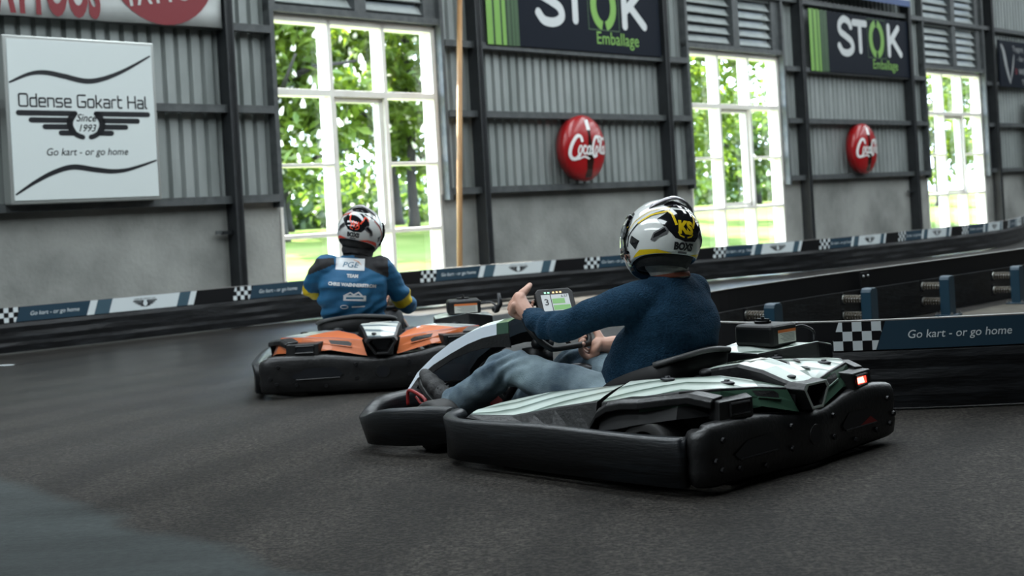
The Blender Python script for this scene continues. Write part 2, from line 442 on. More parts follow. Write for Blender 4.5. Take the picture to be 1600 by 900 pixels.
# ---------------------------------------------------------------- outside
lawn_m = mat('lawn_grass', (.055, .085, .022), .95, 0, (.10, .125, .042), .35, detail=8, spec=0.)
def lawn_z(o): return min(.8, max(0, (-o - 1.5)) * .055)
m = MB(); m.grid([[W(s, lawn_z(o) - .02, o) for s in (-40, 0, 40, 120)] for o in (-.2, -1.5, -8, -16, -30, -80)], lawn_m)
tag(m.build('ground', smooth=True), kind='structure')
bark = mat('tree_bark', (.007, .006, .005), .9, 0, (.015, .013, .010), 6, .5, 20, stretch=(1, 1, .3))
def leaf_mat(name, c, c2):
    m = mat(name, c, .55, 0, c2, 1.2); n = m.node_tree.nodes; l = m.node_tree.links
    t = n.new('ShaderNodeBsdfTranslucent'); t.inputs[0].default_value = (c2[0] * 1.3, c2[1] * 1.3, c2[2], 1); mx = n.new('ShaderNodeMixShader'); mx.inputs[0].default_value = .45
    l.new(n['Principled BSDF'].outputs[0], mx.inputs[1]); l.new(t.outputs[0], mx.inputs[2]); l.new(mx.outputs[0], n['Material Output'].inputs[0]); return m
leafA = leaf_mat('leaf_green', (.034, .074, .006), (.100, .150, .012)); leafB = leaf_mat('leaf_dark', (.024, .052, .009), (.058, .098, .014))
bloss = mat('blossom_white', (.85, .82, .75), .7)
def tree(x, y, r, h, label, seed, nleaf=4500, nb=300, low=1.7, lm=None, trunk=.34):
    rnd = random.Random(seed); o = (V((x, y, 0)) - W0).dot(WN); z0 = lawn_z(o) - .05
    root = empty('chestnut_tree', (x, y, z0), 0, label, 'tree', 'trees on the lawn outside')
    t = MB(); t.tube([(0, 0, 0), (.03, 0, .3), (.0, .05, 1.5), (.1, 0, 3.), (.05, .1, h * .75)], [trunk * 1.35, trunk, trunk * .85, trunk * .7, .08], bark, 10)
    for k in range(9):
        a = rnd.uniform(0, 6.28); z = rnd.uniform(1.7, h * .6); d = r * rnd.uniform(.55, .9)
        t.tube([(.03, .03, z), (math.cos(a) * d * .5, math.sin(a) * d * .5, z + rnd.uniform(.2, 1.)), (math.cos(a) * d, math.sin(a) * d, z + rnd.uniform(.3, 1.8))], [trunk * .35, trunk * .22, .03], bark, 6)
    t.build('trunk', root, smooth=True)
    cl = []
    for k in range(70):
        while True:
            p = V((rnd.uniform(-1, 1), rnd.uniform(-1, 1), rnd.uniform(-1, 1)))
            if .3 < p.length < 1: break
        cl.append(V((p.x * r, p.y * r, low + (h - low) * (.5 + .5 * p.z))))
    f = MB()
    for k in range(nleaf):
        c = rnd.choice(cl); p = c + V((rnd.gauss(0, .42), rnd.gauss(0, .42), rnd.gauss(0, .32))) * (r / 3.2)
        if p.z < low - .2: continue
        nrm = V((rnd.gauss(0, .6), rnd.gauss(0, .6), rnd.uniform(.1, 1))).normalized(); u = nrm.orthogonal().normalized()
        u = Matrix.Rotation(rnd.uniform(0, 6.28), 3, nrm) @ u; w = nrm.cross(u); sz = rnd.uniform(.12, .24)
        f.poly([p - u * sz, p - w * sz * .45 + nrm * .02, p + u * sz - nrm * sz * .35, p + w * sz * .45 + nrm * .02], lm or leafA)
    fo = f.build('foliage', root, merge=False, recalc=False); fo['kind'] = 'stuff'
    if nb:
        f = MB()
        for k in range(nb):
            c = rnd.choice(cl); p = c + V((rnd.gauss(0, .5), rnd.gauss(0, .5), rnd.gauss(0, .4))) * (r / 3.2)
            if p.z < low: continue
            d = V((rnd.gauss(0, .3), rnd.gauss(0, .3), 1)).normalized(); f.tube([p, p + d * .08, p + d * .2], [.055, .06, .015], bloss, 6)
        q = f.build('blossoms', root); q['kind'] = 'stuff'
tree(-5.6, 32, 2.5, 8.5, 'white flowering chestnut tree with thick dark trunk, leftmost beyond the nearest window', 1, 8500, 620, 1.5)
tree(-2.6, 36.2, 2.6, 9.0, 'white flowering chestnut tree with grey trunk, right side beyond the nearest window', 2, 8500, 620, 1.5, trunk=.15)
tree(-6.6, 39.0, 3.0, 10, 'tall green tree behind the leftmost chestnut tree', 3, 5000, 320, 1.2, leafB)
tree(-4.0, 46, 3.6, 10.5, 'dark green tree farthest back beyond the nearest window', 8, 5500, 120, .9, leafB)
tree(5.0, 39.5, 2.2, 9.5, 'loose leafy tree beyond the left side of the middle window', 4, 3400, 40, 1.2, trunk=.12)
tree(9.4, 53, 3.4, 4.6, 'low bushy tree far behind the middle window', 5, 4200, 120, .6, leafB, trunk=.2)
tree(14.6, 47, 2.4, 10.5, 'tall slender tree beyond the left side of the farthest window', 6, 4200, 50, 1.0, trunk=.14)
tree(19.0, 55, 2.8, 11.0, 'tall tree beyond the right side of the farthest window', 7, 5200, 60, 1.0, trunk=.16)
hedge_f = MB(); rnd = random.Random(11)
for k in range(14000):
    p = W(rnd.uniform(2, 62) if k > 5000 else rnd.uniform(2, 20), 0, -27 + rnd.gauss(0, .8)); z = .75 + abs(rnd.gauss(0, 1.2 if k > 5000 else 1.7))
    p = p + V((0, 0, z)); nrm = V((rnd.gauss(0, .6), rnd.gauss(0, .6), rnd.uniform(.1, 1))).normalized(); u = nrm.orthogonal().normalized(); w = nrm.cross(u); sz = rnd.uniform(.16, .4)
    hedge_f.poly([p - u * sz, p - w * sz * .5, p + u * sz, p + w * sz * .5], leafB)
tag(hedge_f.build('hedge', merge=False, recalc=False), 'loose green hedge along the far edge of the lawn outside', 'hedge', kind='stuff')
# ---------------------------------------------------------------- signs on the wall
def logo_wings():
    out = []
    for sg in (-1, 1):
        for x0, x1, y in ((365, 60, 68), (300, 88, 30), (228, 92, -6), (142, 70, -40)): out.append(stroke([(sg * x0, y), (sg * x1, y)], 29))
        out.append(stroke([(sg * 62, 68)] + [(sg * x, y) for x, y in arc2(0, 10, 92, 75, 35, -75, 10)], [28] + [36] * 7 + [28] * 4))
    return join(*out)
LOGO = shift(logo_wings(), 0, 0, 1 / 730, 1 / 730)
def orbit(s, h):
    """squarish rounded capitals drawn with strokes; returns figure, width"""
    G = {'O': (.78, [[(.1, 0), (.68, 0), (.78, .1), (.78, .9), (.68, 1), (.1, 1), (0, .9), (0, .1), (.1, 0)]]),
         'd': (.58, [[(.58, 1), (.58, 0), (.08, 0), (0, .08), (0, .6), (.08, .68), (.58, .68)]]),
         'e': (.58, [[(.58, 0), (.08, 0), (0, .08), (0, .6), (.08, .68), (.5, .68), (.58, .6), (.58, .34), (0, .34)]]),
         'n': (.56, [[(0, 0), (0, .68), (.48, .68), (.56, .6), (.56, 0)]]),
         's': (.56, [[(0, 0), (.48, 0), (.56, .08), (.56, .26), (.48, .34), (.08, .34), (0, .42), (0, .6), (.08, .68), (.56, .68)]]),
         'G': (.76, [[(.76, 1), (.1, 1), (0, .9), (0, .1), (.1, 0), (.66, 0), (.76, .1), (.76, .46), (.4, .46)]]),
         'o': (.58, [[(.08, 0), (.5, 0), (.58, .08), (.58, .6), (.5, .68), (.08, .68), (0, .6), (0, .08), (.08, 0)]]),
         'k': (.52, [[(0, 0), (0, 1)], [(0, .34), (.2, .34), (.5, .68)], [(.2, .34), (.52, 0)]]),
         'a': (.56, [[(.04, .68), (.48, .68), (.56, .6), (.56, 0), (.08, 0), (0, .08), (0, .28), (.08, .36), (.56, .36)]]),
         'r': (.40, [[(0, 0), (0, .58), (.1, .68), (.40, .68)]]), 't': (.36, [[(0, 1), (0, .1), (.1, 0), (.36, 0)], [(0, .68), (.36, .68)]]),
         'H': (.74, [[(0, 0), (0, 1)], [(.74, 0), (.74, 1)], [(0, .5), (.74, .5)]]), 'l': (.12, [[(0, 1), (0, .08), (.08, 0), (.14, 0)]])}
    x = 0; fs = []
    for ch in s:
        if ch == ' ': x += .42; continue
        w, st = G[ch]
        for p in st: fs.append(stroke([(a + x, c) for a, c in p], .14))
        x += w + .235
    x -= .235; f = join(*fs)
    return shift(f, -x * h / 2, 0, h, h), x * h
def lens_wave(pts, wmax):
    p = bez(pts, 10); n = len(p)
    return stroke(p, [max(.006, wmax * math.sin(math.pi * (.06 + .88 * k / (n - 1))) ** .7) for k in range(n)])
root = empty('logo_sign', W(.83, 1.33, .12), 0, 'large square white sign with black winged logo and wavy lines, left end of the wall', 'sign')
root.location = (0, 0, 0)
m = MB(); m.box((.0, .13, 1.335), (1.66, .26, 2.955), alu, WB); m.build('sign_box', root, bevel=.01)
m = MB(); m.box((.035, .255, 1.37), (1.625, .268, 2.92), sign_white, WB); m.build('sign_face', root, bevel=.003)
m = MB(); fn = WF(.2705)
m.flat(lens_wave([(.045, 2.50), (.25, 2.585), (.42, 2.605), (.62, 2.575), (.85, 2.535), (1.05, 2.565), (1.3, 2.66), (1.6, 2.815)], .052), ink, fn)
m.flat(lens_wave([(.05, 1.43), (.25, 1.545), (.45, 1.635), (.66, 1.685), (.9, 1.655), (1.1, 1.635), (1.3, 1.655), (1.61, 1.74)], .052), ink, fn)
f, w = orbit('Odense Gokart Hal', .118); m.flat(shift(f, .83, 2.275, 1.40 / w, 1), ink, fn)
m.flat(shift(LOGO, .83, 2.09, 1.42, 1.30), ink, fn)
m.flat(shift(text('Since', .105, .01, .35), .83, 2.135), ink, fn); m.flat(shift(text('1993', .10, .01, .35), .83, 2.035), ink, fn)
m.flat(shift(text('Go kart - or go home', .102, .004, .22), .83, 1.80), ink, fn)
m.build('sign_print', root, merge=False, recalc=False)
# tattoo banner
red_print = mat('banner_red', (.17, .010, .016), .5)
bann_w = mat('banner_cloth', (.42, .44, .43), .6, 0, (.48, .5, .49), 4)
root = empty('tattoo_banner', (0, 0, 0), 0, 'white banner with red lettering and a red disc, top left corner above the logo sign', 'banner')
m = MB(); rows = []
for j in range(9):
    rows.append([W(-1.34 + 3.96 * i / 40, 3.14 + .045 * (i / 40) + (1.5 * j / 8), .155 + .012 * math.sin(i * .9 + j * .7) * (1 - j / 9)) for i in range(41)])
m.grid(rows, bann_w); m.build('banner_cloth', root, smooth=True, solid=.004)
m = MB(); fn = WF(.172)
f = text('TATTOOS', .66, .05, 0, 1.02, .42, 'RIGHT'); m.flat(shift(f, 1.12, 3.215), red_print, fn)
m.flat(ellipse2(1.88, 3.80, .66, .63), red_print, fn); m.build('banner_print', root, merge=False, recalc=False)
m = MB(); f = text('TATTOO', .30, .02, 0, 1., .85); ca, sa = math.cos(.16), math.sin(.16)
m.flat(([(1.93 + x * ca - y * sa, 3.42 + x * sa + y * ca) for x, y in f[0]], f[1]), bann_w, WF(.176)); m.build('disc_lettering', root, merge=False, recalc=False)
# lettered dark signs
s_navy = mat('sign_navy', (.005, .008, .015), .6, spec=.12); s_green = mat('sign_green', (.17, .36, .06), .5); s_green2 = mat('sign_green_dark', (.035, .085, .03), .5); s_letter = mat('sign_letter_white', (.55, .57, .57), .5)
def stok(s0, s1, z0, z1, label):
    root = empty('lettered_sign', (0, 0, 0), 0, label, 'sign', 'dark company signs with white and green letters')
    m = MB(); m.box((s0, .13, z0), (s1, .155, z1), s_navy, WB); m.build('sign_panel', root, bevel=.004)
    w = s1 - s0; h = z1 - z0; m = MB(); fn = WF(.1565)
    x = 0.0
    for a, e in ((0, .115), (.155, .27), (.305, .375), (.41, .465), (.495, .535), (.56, .585), (.605, .62)):
        k = (a + e) / 2
        m.flat(quad(s0 + a, z0, s0 + e, z1), s_green if k < .36 else s_green2, fn)
        m.flat(quad(s0 + e, z0, s0 + e + .018, z1), s_green2, fn)
    m.build('green_stripes', root, merge=False, recalc=False)
    u = w / 3.9; X = lambda x: s0 + x * u; Y = lambda y: z0 + y * h
    lw = .13
    S = bez([(1.52, .79), (1.44, .87), (1.25, .90), (1.10, .81), (1.12, .69), (1.32, .62), (1.52, .54), (1.56, .42), (1.40, .345), (1.18, .355), (1.06, .45)], 8)
    m = MB(); m.flat(stroke([(X(p.x), Y(p.y)) for p in S], lw), s_letter, fn); m.build('letter', root, merge=False, recalc=False)
    for ls in ([((1.63, .865), (2.10, .865), .1565), ((1.865, .86), (1.865, .40), .157)], [((3.02, .87), (3.02, .385), .1565), ((3.42, .86), (3.06, .60), .157), ((3.17, .65), (3.50, .40), .1574)]):
        m = MB()
        for p, q, d in ls: m.flat(stroke([(X(p[0]), Y(p[1])), (X(q[0]), Y(q[1]))], lw), s_letter, WF(d))
        m.build('letter', root, merge=False, recalc=False)
    m = MB(); cx, cy = 2.52, .625
    m.flat(stroke([(X(cx + a), Y(cy + c)) for a, c in arc2(0, 0, .235, .27, 100, 260)], .135, caps=False), s_green, fn)
    m.flat(stroke([(X(cx + a), Y(cy + c)) for a, c in arc2(0, 0, .235, .27, 80, -80)], .135, caps=False), s_green, fn)
    m.flat(stroke([(X(2.16), Y(.30)), (X(2.88), Y(.30)), (X(2.88), Y(.96)), (X(2.16), Y(.96))], .014, caps=False, closed=True), s_green2, fn)
    f = text('Emballage', .26, .006, 0, 1.02, .98); m.flat(shift(f, X(2.83), Y(.115), u, 1), s_green, WF(.1575))
    m.build('green_lettering', root, merge=False, recalc=False)
stok(6.87, 10.76, 3.235, 4.33, 'nearest dark navy sign with large white and green letters, above the near red round sign')
stok(15.27, 19.16, 3.2, 4.31, 'farther dark navy sign with large white and green letters, above the far red round sign')
# red round drink signs
coke_red = mat('enamel_red', (.33, .006, .008), .3, 0, coat=.15); bottle_m = mat('bottle_brown', (.02, .006, .004), .2)
def coke(sc, zc, label):
    root = empty('round_drink_sign', (0, 0, 0), 0, label, 'sign', 'red round drink signs'); R = .47
    m = MB(); rows = []
    for k in range(10):
        a = k / 9 * math.pi / 2; rr = R * math.sin(a) if k else .002; o = .22 + .13 * math.cos(a)
        rows.append([W(sc + rr * math.cos(t), zc + rr * math.sin(t), o) for t in [2 * math.pi * j / 48 for j in range(48)]])
    rows.append([W(sc + (R - .02) * math.cos(t), zc + (R - .02) * math.sin(t), .1) for t in [2 * math.pi * j / 48 for j in range(48)]])
    m.grid(rows, coke_red, closed=True); m.cap(rows[-1], coke_red); m.build('domed_disc', root, smooth=True)
    def dome(u, v, d=.004):
        q = min(.999, math.hypot(u, v) / R); return W(sc + u, zc + v, .22 + .13 * math.sqrt(1 - q * q) + d)
    m = MB()
    bp = [(0, -.42), (.065, -.42), (.075, -.38), (.06, -.30), (.075, -.2), (.07, -.08), (.045, .06), (.03, .16), (.028, .22), (.034, .235), (.034, .25)]
    n = len(bp); vs = [(x, y) for x, y in bp] + [(-x if x else -.0001, y) for x, y in bp]
    m.add(vs, [(i, i + 1, n + i + 1, n + i) for i in range(n - 1)], bottle_m, lambda u, v: dome(u, v, .004))
    m.build('bottle_picture', root, merge=False)
    m = MB(); wl_ = mat('enamel_white', (.75, .75, .73), .25)
    m.add([(x, y) for x, y in quad(-.04, .25, .04, .40)[0]], [(0, 1, 2, 3)], wl_, lambda u, v: dome(u, v, .005))
    def st(pts, w, nb=6): m.flat(split_long(stroke(bez(pts, nb), w), .05), wl_, lambda u, v: dome(u, v, .008))
    st([(-.17, .10), (-.19, .16), (-.26, .16), (-.35, .06), (-.39, -.06), (-.36, -.14), (-.29, -.15), (-.23, -.10)], .05)
    st([(-.37, -.13), (-.25, -.155), (-.14, -.125), (-.04, -.155)], .026)
    ring = lambda x, y, a, c: [(x + a * math.cos(q) + c * .25 * math.sin(q), y + c * math.sin(q)) for q in [2 * math.pi * k / 10 for k in range(11)]]
    st(ring(-.215, -.03, .032, .058), .026, 3)
    st([(-.095, .01), (-.125, .03), (-.155, -.02), (-.15, -.075), (-.115, -.085), (-.09, -.06)], .028)
    st(ring(-.045, -.035, .032, .055), .026, 3); st([(.0, .02), (-.02, -.04), (-.012, -.09), (.02, -.07)], .026)
    st([(.02, -.015), (.05, -.01)], .022)
    st([(.20, .09), (.19, .15), (.12, .14), (.06, .04), (.045, -.06), (.075, -.12), (.13, -.11)], .046)
    st(ring(.135, -.035, .030, .055), .026, 3)
    st([(.195, -.06), (.22, .02), (.265, .13), (.28, .10), (.235, -.02), (.235, -.08), (.26, -.07)], .024)
    st(ring(.305, -.035, .030, .052), .026, 3); st([(.35, .02), (.33, -.04), (.338, -.09), (.37, -.06)], .026)
    st([(.16, .16), (.26, .155), (.33, .12), (.37, .15)], .026)
    m.build('white_script', root, merge=False, recalc=False)
coke(8.66, 1.84, 'nearer red domed round sign with white script and a bottle, right of the wooden pole')
coke(16.9, 1.80, 'farther red domed round sign with white script and a bottle, between the two far windows')
# signs at the right edge
root = empty('dark_sign', (0, 0, 0), 0, 'dark advertising sign with grey lettering at the upper right edge, beside the farthest column', 'sign')
m = MB(); m.box((23.5, .13, 3.16), (27.2, .16, 4.2), s_navy, WB); m.build('sign_panel', root)
m = MB(); grey_l = mat('sign_letter_grey', (.28, .29, .29), .5); fn = WF(.162)
m.flat(lens_wave([(23.62, 4.10), (23.75, 3.95), (23.88, 3.6), (24.05, 3.25)], .14), grey_l, fn); m.flat(lens_wave([(24.32, 3.9), (24.22, 3.6), (24.08, 3.3)], .07), grey_l, WF(.1625)); m.build('emblem', root, merge=False, recalc=False)
for t_, h_, bo, x_, z_, mm in (('Topgrej', .17, .004, 24.25, 3.98, grey_l), ('- for private', .17, .004, 24.5, 3.76, grey_l), ('WIENERN', .19, .01, 24.55, 3.46, grey_l), ('TLF. 4', .17, .006, 24.7, 3.23, grey_l), ('B', .19, .01, 24.35, 3.46, red_print)):
    m = MB(); m.flat(shift(text(t_, h_, bo, 0, 1, 1.15, 'LEFT'), x_, z_), mm, fn); m.build('lettering', root, merge=False, recalc=False)
root = empty('light_box_sign', (0, 0, 0), 0, 'white light box sign with grey side at the right edge below the dark advertising sign', 'sign')
m = MB(); m.box((24.85, .13, 1.25), (26.5, .40, 2.9), alu, WB); m.build('sign_box', root, bevel=.01)
m = MB(); m.box((24.89, .395, 1.29), (26.46, .41, 2.86), sign_white, WB); m.build('sign_face', root)
m = MB(); m.flat(lens_wave([(24.93, 2.43), (25.3, 2.53), (25.8, 2.5), (26.4, 2.7)], .04), ink, WF(.412)); m.build('sign_print', root, merge=False, recalc=False)
root = empty('blue_banner', (0, 0, 0), 0, 'blue and teal banner cut by the top edge, above the farther dark navy sign', 'banner')
m = MB(); teal = mat('banner_teal', (.05, .25, .26), .5); bblue = mat('banner_blue', (.035, .07, .19), .5); bw2 = mat('banner_pale', (.5, .53, .56), .5)
for z0, z1, mm in ((4.58, 4.70, bblue), (4.70, 4.745, bw2), (4.745, 5.6, teal)): m.box((15.4, .27, z0), (19.0, .29, z1), mm, WB)
m.build('banner_cloth', root)
# wooden pole leaning on the wall
pole_m = mat('pale_wood', (.36, .19, .08), .6, 0, (.46, .27, .12), 5, .1, 30, stretch=(1, 1, .12))
m = MB(); m.tube([W(5.245, 0.0, .964), W(5.82, 2.22, .577), W(6.40, 4.45, .19)], .034, pole_m, 12)
tag(m.build('wooden_pole', smooth=True), 'slim pale wooden pole leaning on the wall beside the nearest window', 'pole')
# ---------------------------------------------------------------- track barriers
class Path:
    def __init__(s, pts, n=8):
        s.p = [V((p.x, p.y, 0)) for p in bez([(a, c, 0) for a, c in pts], n)]; s.s = [0.]
        for a, c in zip(s.p, s.p[1:]): s.s.append(s.s[-1] + (c - a).length)
        s.len = s.s[-1]
    def at(s, t):
        t = max(0., min(s.len, t)); lo = 0; hi = len(s.s) - 1
        while hi - lo > 1:
            k = (lo + hi) // 2
            if s.s[k] <= t: lo = k
            else: hi = k
        f = (t - s.s[lo]) / max(1e-9, s.s[hi] - s.s[lo]); return s.p[lo].lerp(s.p[hi], f), lo
    def pt(s, t, z, off=0.):
        p, i = s.at(t); a, _ = s.at(t - .12); c, _ = s.at(t + .12); d = (c - a).normalized()
        return p + V((d.y, -d.x, 0)) * off + V((0, 0, z))
    def near(s, x, y):
        return min(range(len(s.p)), key=lambda i: (s.p[i] - V((x, y, 0))).length)
def clip_slant(poly, xl, xr, sl, h):
    def cut(P, f):
        out = []
        for i in range(len(P)):
            a, c = P[i], P[(i + 1) % len(P)]; fa, fc = f(a), f(c)
            if fa >= 0: out.append(a)
            if fa * fc < 0: t = fa / (fa - fc); out.append((a[0] + (c[0] - a[0]) * t, a[1] + (c[1] - a[1]) * t))
        return out
    P = cut(poly, lambda p: p[0] - (xl + sl * p[1] / h)); P = cut(P, lambda p: (xr + sl * p[1] / h) - p[0]) if P else P
    return P
ZB, ZT = .278, .408
def pattern(m, path, chk, off):
    """printed strip: checks, navy field with words, slashes, white panel with wings, repeated between check marks"""
    fn = lambda u, v: path.pt(u, ZB + v, off); fn2 = lambda u, v: path.pt(u, ZB + v, off + .0012); h = ZT - ZB
    m.flat(split_long(quad(0.01, 0, path.len - .01, h), .15), bblack, lambda u, v: path.pt(u, ZB + v, off - .0012))
    for c0, c1 in zip(chk, chk[1:]):
        k = (c1 - c0) / 2.2; sl = .045
        P = lambda a, e: quad(c0 + a * k, 0, c0 + e * k, h, sl)
        for j in range(3):
            for i in range(7):
                if (i + j) % 2 == 0: continue
                x = c0 + (i - .6) * .043; q = clip_slant([(x, j * h / 3), (x + .043, j * h / 3), (x + .043, (j + 1) * h / 3), (x, (j + 1) * h / 3)], c0, c0 + .205, sl, h)
                if len(q) > 2: m.flat((q, [tuple(range(len(q)))]), bwhite, fn)
        m.flat(split_long(quad(c0 + .207, 0, c0 + .79 * k, h, sl), .15), navy, fn)
        m.flat(shift(text('Go kart - or go home', .052, .004, .18), c0 + .207 + (.79 * k - .207) * .5 + .03, .048), bwhite, fn2)
        m.flat(P(.79, .855), bwhite, fn); m.flat(split_long(P(.855, .99), .15), slate, fn)
        m.flat(split_long(P(.99, 1.63), .15), bwhite, fn); m.flat(split_long(P(1.63, 1.74), .15), slate, fn); m.flat(P(1.74, 1.80), bwhite, fn)
        cx = c0 + 1.31 * k + .022
        m.flat(shift(LOGO, cx, .055, .24, .30), ink, fn2); m.flat(shift(text('ODENSE GOKART HAL', .022, .001, 0), cx, .095), ink, fn2)
def barrier(name, path, label, chk, th=.07, wavy=0):
    root = empty(name, (0, 0, 0), 0, label, 'barrier'); n = max(12, int(path.len / .12)); rnd = random.Random(3)
    m = MB(); rows = []
    for i in range(n + 1):
        t = path.len * i / n; w = lambda k: .006 * noise.noise((t * 2.2, k * 3.1, 1)) * 1.5
        rows.append([path.pt(t, z, o) for z, o in ((.012, -th), (.012, .008 + w(1)), (.07, .016 + w(2)), (.10, .012 + w(3)), (.145, .016 + w(4)), (.19, .012 + w(5)), (.235, .016 + w(6)), (.268, .004), (.272, -.002), (.272, -th))])
    m.grid(rows, rubber, closed=True); m.cap(rows[0], rubber); m.cap(rows[-1], rubber); m.build('barrier_board', root, smooth=False)
    m = MB(); rows = [[path.pt(path.len * i / n, z, o) for z, o in ((.27, -.03), (.27, -.002), (.41, -.002), (.41, -.03))] for i in range(n + 1)]
    m.grid(rows, bblack, closed=True); m.cap(rows[0], bblack); m.cap(rows[-1], bblack); m.build('upper_board', root)
    m = MB(); rows = [[path.pt(path.len * i / n, z, o) for z, o in ((.4085, -.034), (.4085, .003), (.414, .003), (.414, -.034))] for i in range(n + 1)]
    m.grid(rows, cap_m, closed=True); m.build('top_edge', root)
    if chk:
        m = MB(); pattern(m, path, chk, .003); m.build('printed_strip', root, merge=False, recalc=False)
    return root
cap_m = mat('edge_strip', (.20, .19, .18), .5)
outer = Path([(-12.5, 2.5), (-9.3, 7.4), (-6.6, 10.4), (-4.55, 12.05), (-3.45, 13.05), (-2.15, 14.3), (-.72, 15.42), (.37, 16.05), (1.3, 16.5), (2.75, 17.4), (4.2, 18.2), (5.9, 19.8), (7.35, 21.3), (8.4, 23.0), (9.6, 25.6), (12.2, 31)], 8)
def sx(x, y): return outer.s[outer.near(x, y)]
# check marks along the strip, found on the real barrier
base = sx(-4.55, 12.05)
ck = [base + q for q in (-6.7, -4.4, -2.2, .0 - .05, 2.36, 4.68, 6.84, 8.78, 10.5, 12.35, 14.2, 16.3, 18.5, 20.7)]
barrier('track_barrier', outer, 'long black track barrier with printed strip, running along the wall below the windows', ck)
near = Path([(.96, 8.05), (.80, 7.5), (.78, 7.05), (.98, 6.62), (1.3, 6.37), (1.64, 6.27), (1.96, 6.22), (2.28, 6.19), (3.0, 6.12), (4.4, 6.0), (7.5, 5.7)], 8)
t0 = near.s[near.near(1.45, 6.32)]
barrier('island_barrier', near, 'black barrier with check marks and words, in front of the sprung island at the right', [t0 - 3.4, t0 - .005, t0 + 2.45, t0 + 4.7])
back = Path([(9.13, 16.87), (6.53, 14.37), (4.43, 12.22), (3.62, 11.40), (2.86, 10.65), (2.22, 10.02), (1.65, 9.40), (1.27, 8.94), (1.02, 8.50), (.93, 8.2)], 8)
bk = barrier('sprung_barrier', back, 'black barrier seen from behind, pushed by the blue spring posts', [back.s[back.near(4.43, 12.22)] - 2.3, back.s[back.near(4.43, 12.22)], back.s[back.near(4.43, 12.22)] + 2.3])
bolt_m = mat('bolt_steel', (.35, .36, .36), .35, .9)
DB = V((.677, .736, 0)); NB = V((.736, -.677, 0))      # along the sprung barrier, and from it into the island
# joint plate with bolts on the back of the sprung barrier
jp = V((2.54, 10.335, 0)); m = MB()
JF = lambda x, y, z: jp + DB * x + NB * y + V((0, 0, z))
m.box((-.05, .07, .02), (.07, .082, .40), bblack, JF); pl = m.build('joint_plate', bk)
for x, z in ((-.02, .37), (.05, .37), (.05, .26), (.05, .14), (-.02, .14)):
    m = MB(); m.ball(JF(x, .085, z), .011, bolt_m, 8, 6); m.build('bolt', bk, smooth=True)
isl = mat('island_floor', (.045, .039, .028), .9, 0, (.075, .065, .048), 8)
m = MB(); m.poly([(2.3, 9.6, .004), (1.2, 8.3, .004), (1.0, 7.4, .004), (1.3, 6.6, .004), (2.3, 6.4, .004), (7.4, 5.9, .004), (9.3, 16.5, .004), (4.6, 12.0, .004)], isl)
tag(m.build('island_ground'), kind='structure')
# spring posts
post_m = mat('post_blue', (.006, .030, .052), .42, 0, (.010, .040, .066), 4); coil_m = mat('spring_steel', (.10, .085, .065), .4, .6); rust = mat('washer_steel', (.3, .3, .28), .4, .8)
def spring_post(p, label):
    root = empty('spring_post', p, math.atan2(DB.y, DB.x), label, 'spring post', 'blue spring posts on the island')   # local x along barrier, y away from camera side (towards barrier)
    Hh = .315
    pr = [(-.052, 0), (.052, 0), (.052, Hh - .03), (.043, Hh - .01), (.025, Hh), (-.025, Hh), (-.043, Hh - .01), (-.052, Hh - .03)]
    m = MB(); m.prism(pr, lambda u, v, d: V((u, d, v)), -.04, .04, post_m); m.build('post', root, bevel=.006, seg=2)
    m = MB(); m.box((-.085, -.075, .004), (.085, .075, .014), post_m); bp = m.build('base_plate', root, bevel=.003)
    for x, y in ((-.07, -.06), (.07, -.06), (-.07, .06), (.07, .06)):
        m = MB(); m.tube([(x, y, .014), (x, y, .024)], .014, bolt_m, 6); m.tube([(x, y, .024), (x, y, .036)], .008, bolt_m, 8); m.build('bolt', root)
    for z in (.235, .115):
        m = MB(); n = 7; path = []
        for k in range(n * 12 + 1):
            a = 2 * math.pi * k / 12; path.append((.024 * math.cos(a), .042 + .15 * k / (n * 12), z + .024 * math.sin(a)))
        m.tube(path, .0058, coil_m, 6); sp = m.build('spring', root, smooth=True)
        m = MB(); m.tube([(0, .03, z), (0, .215, z)], .009, rust, 8); m.tube([(0, .04, z), (0, .05, z)], .03, rust, 12); m.tube([(0, .192, z), (0, .20, z)], .032, rust, 12); m.build('spring_rod', sp)
        m = MB(); m.box((-.012, .198, z - .045), (.012, .222, z + .045), bblack); m.build('spring_bracket', root)
    return root
for p, lb in (((1.65, 8.90, 0), 'blue spring post nearest the driver in the navy sweater, behind the black battery box'), ((2.505, 9.80, 0), 'second blue spring post from the driver, beside the bolted joint plate'),
              ((3.335, 10.67, 0), 'third blue spring post from the driver, on bare island floor'), ((4.155, 11.42, 0), 'blue spring post farthest right, cut near the picture edge')):
    spring_post(p, lb)
m = MB(); m.box((-6.2, 11.0, .002), (-4.06, 11.06, .006), bwhite, None)  # patch of sunlight laid on the floor as a white strip
tag(m.build('sun_patch'), 'short white painted sun patch on the track at the left edge', 'sun patch')
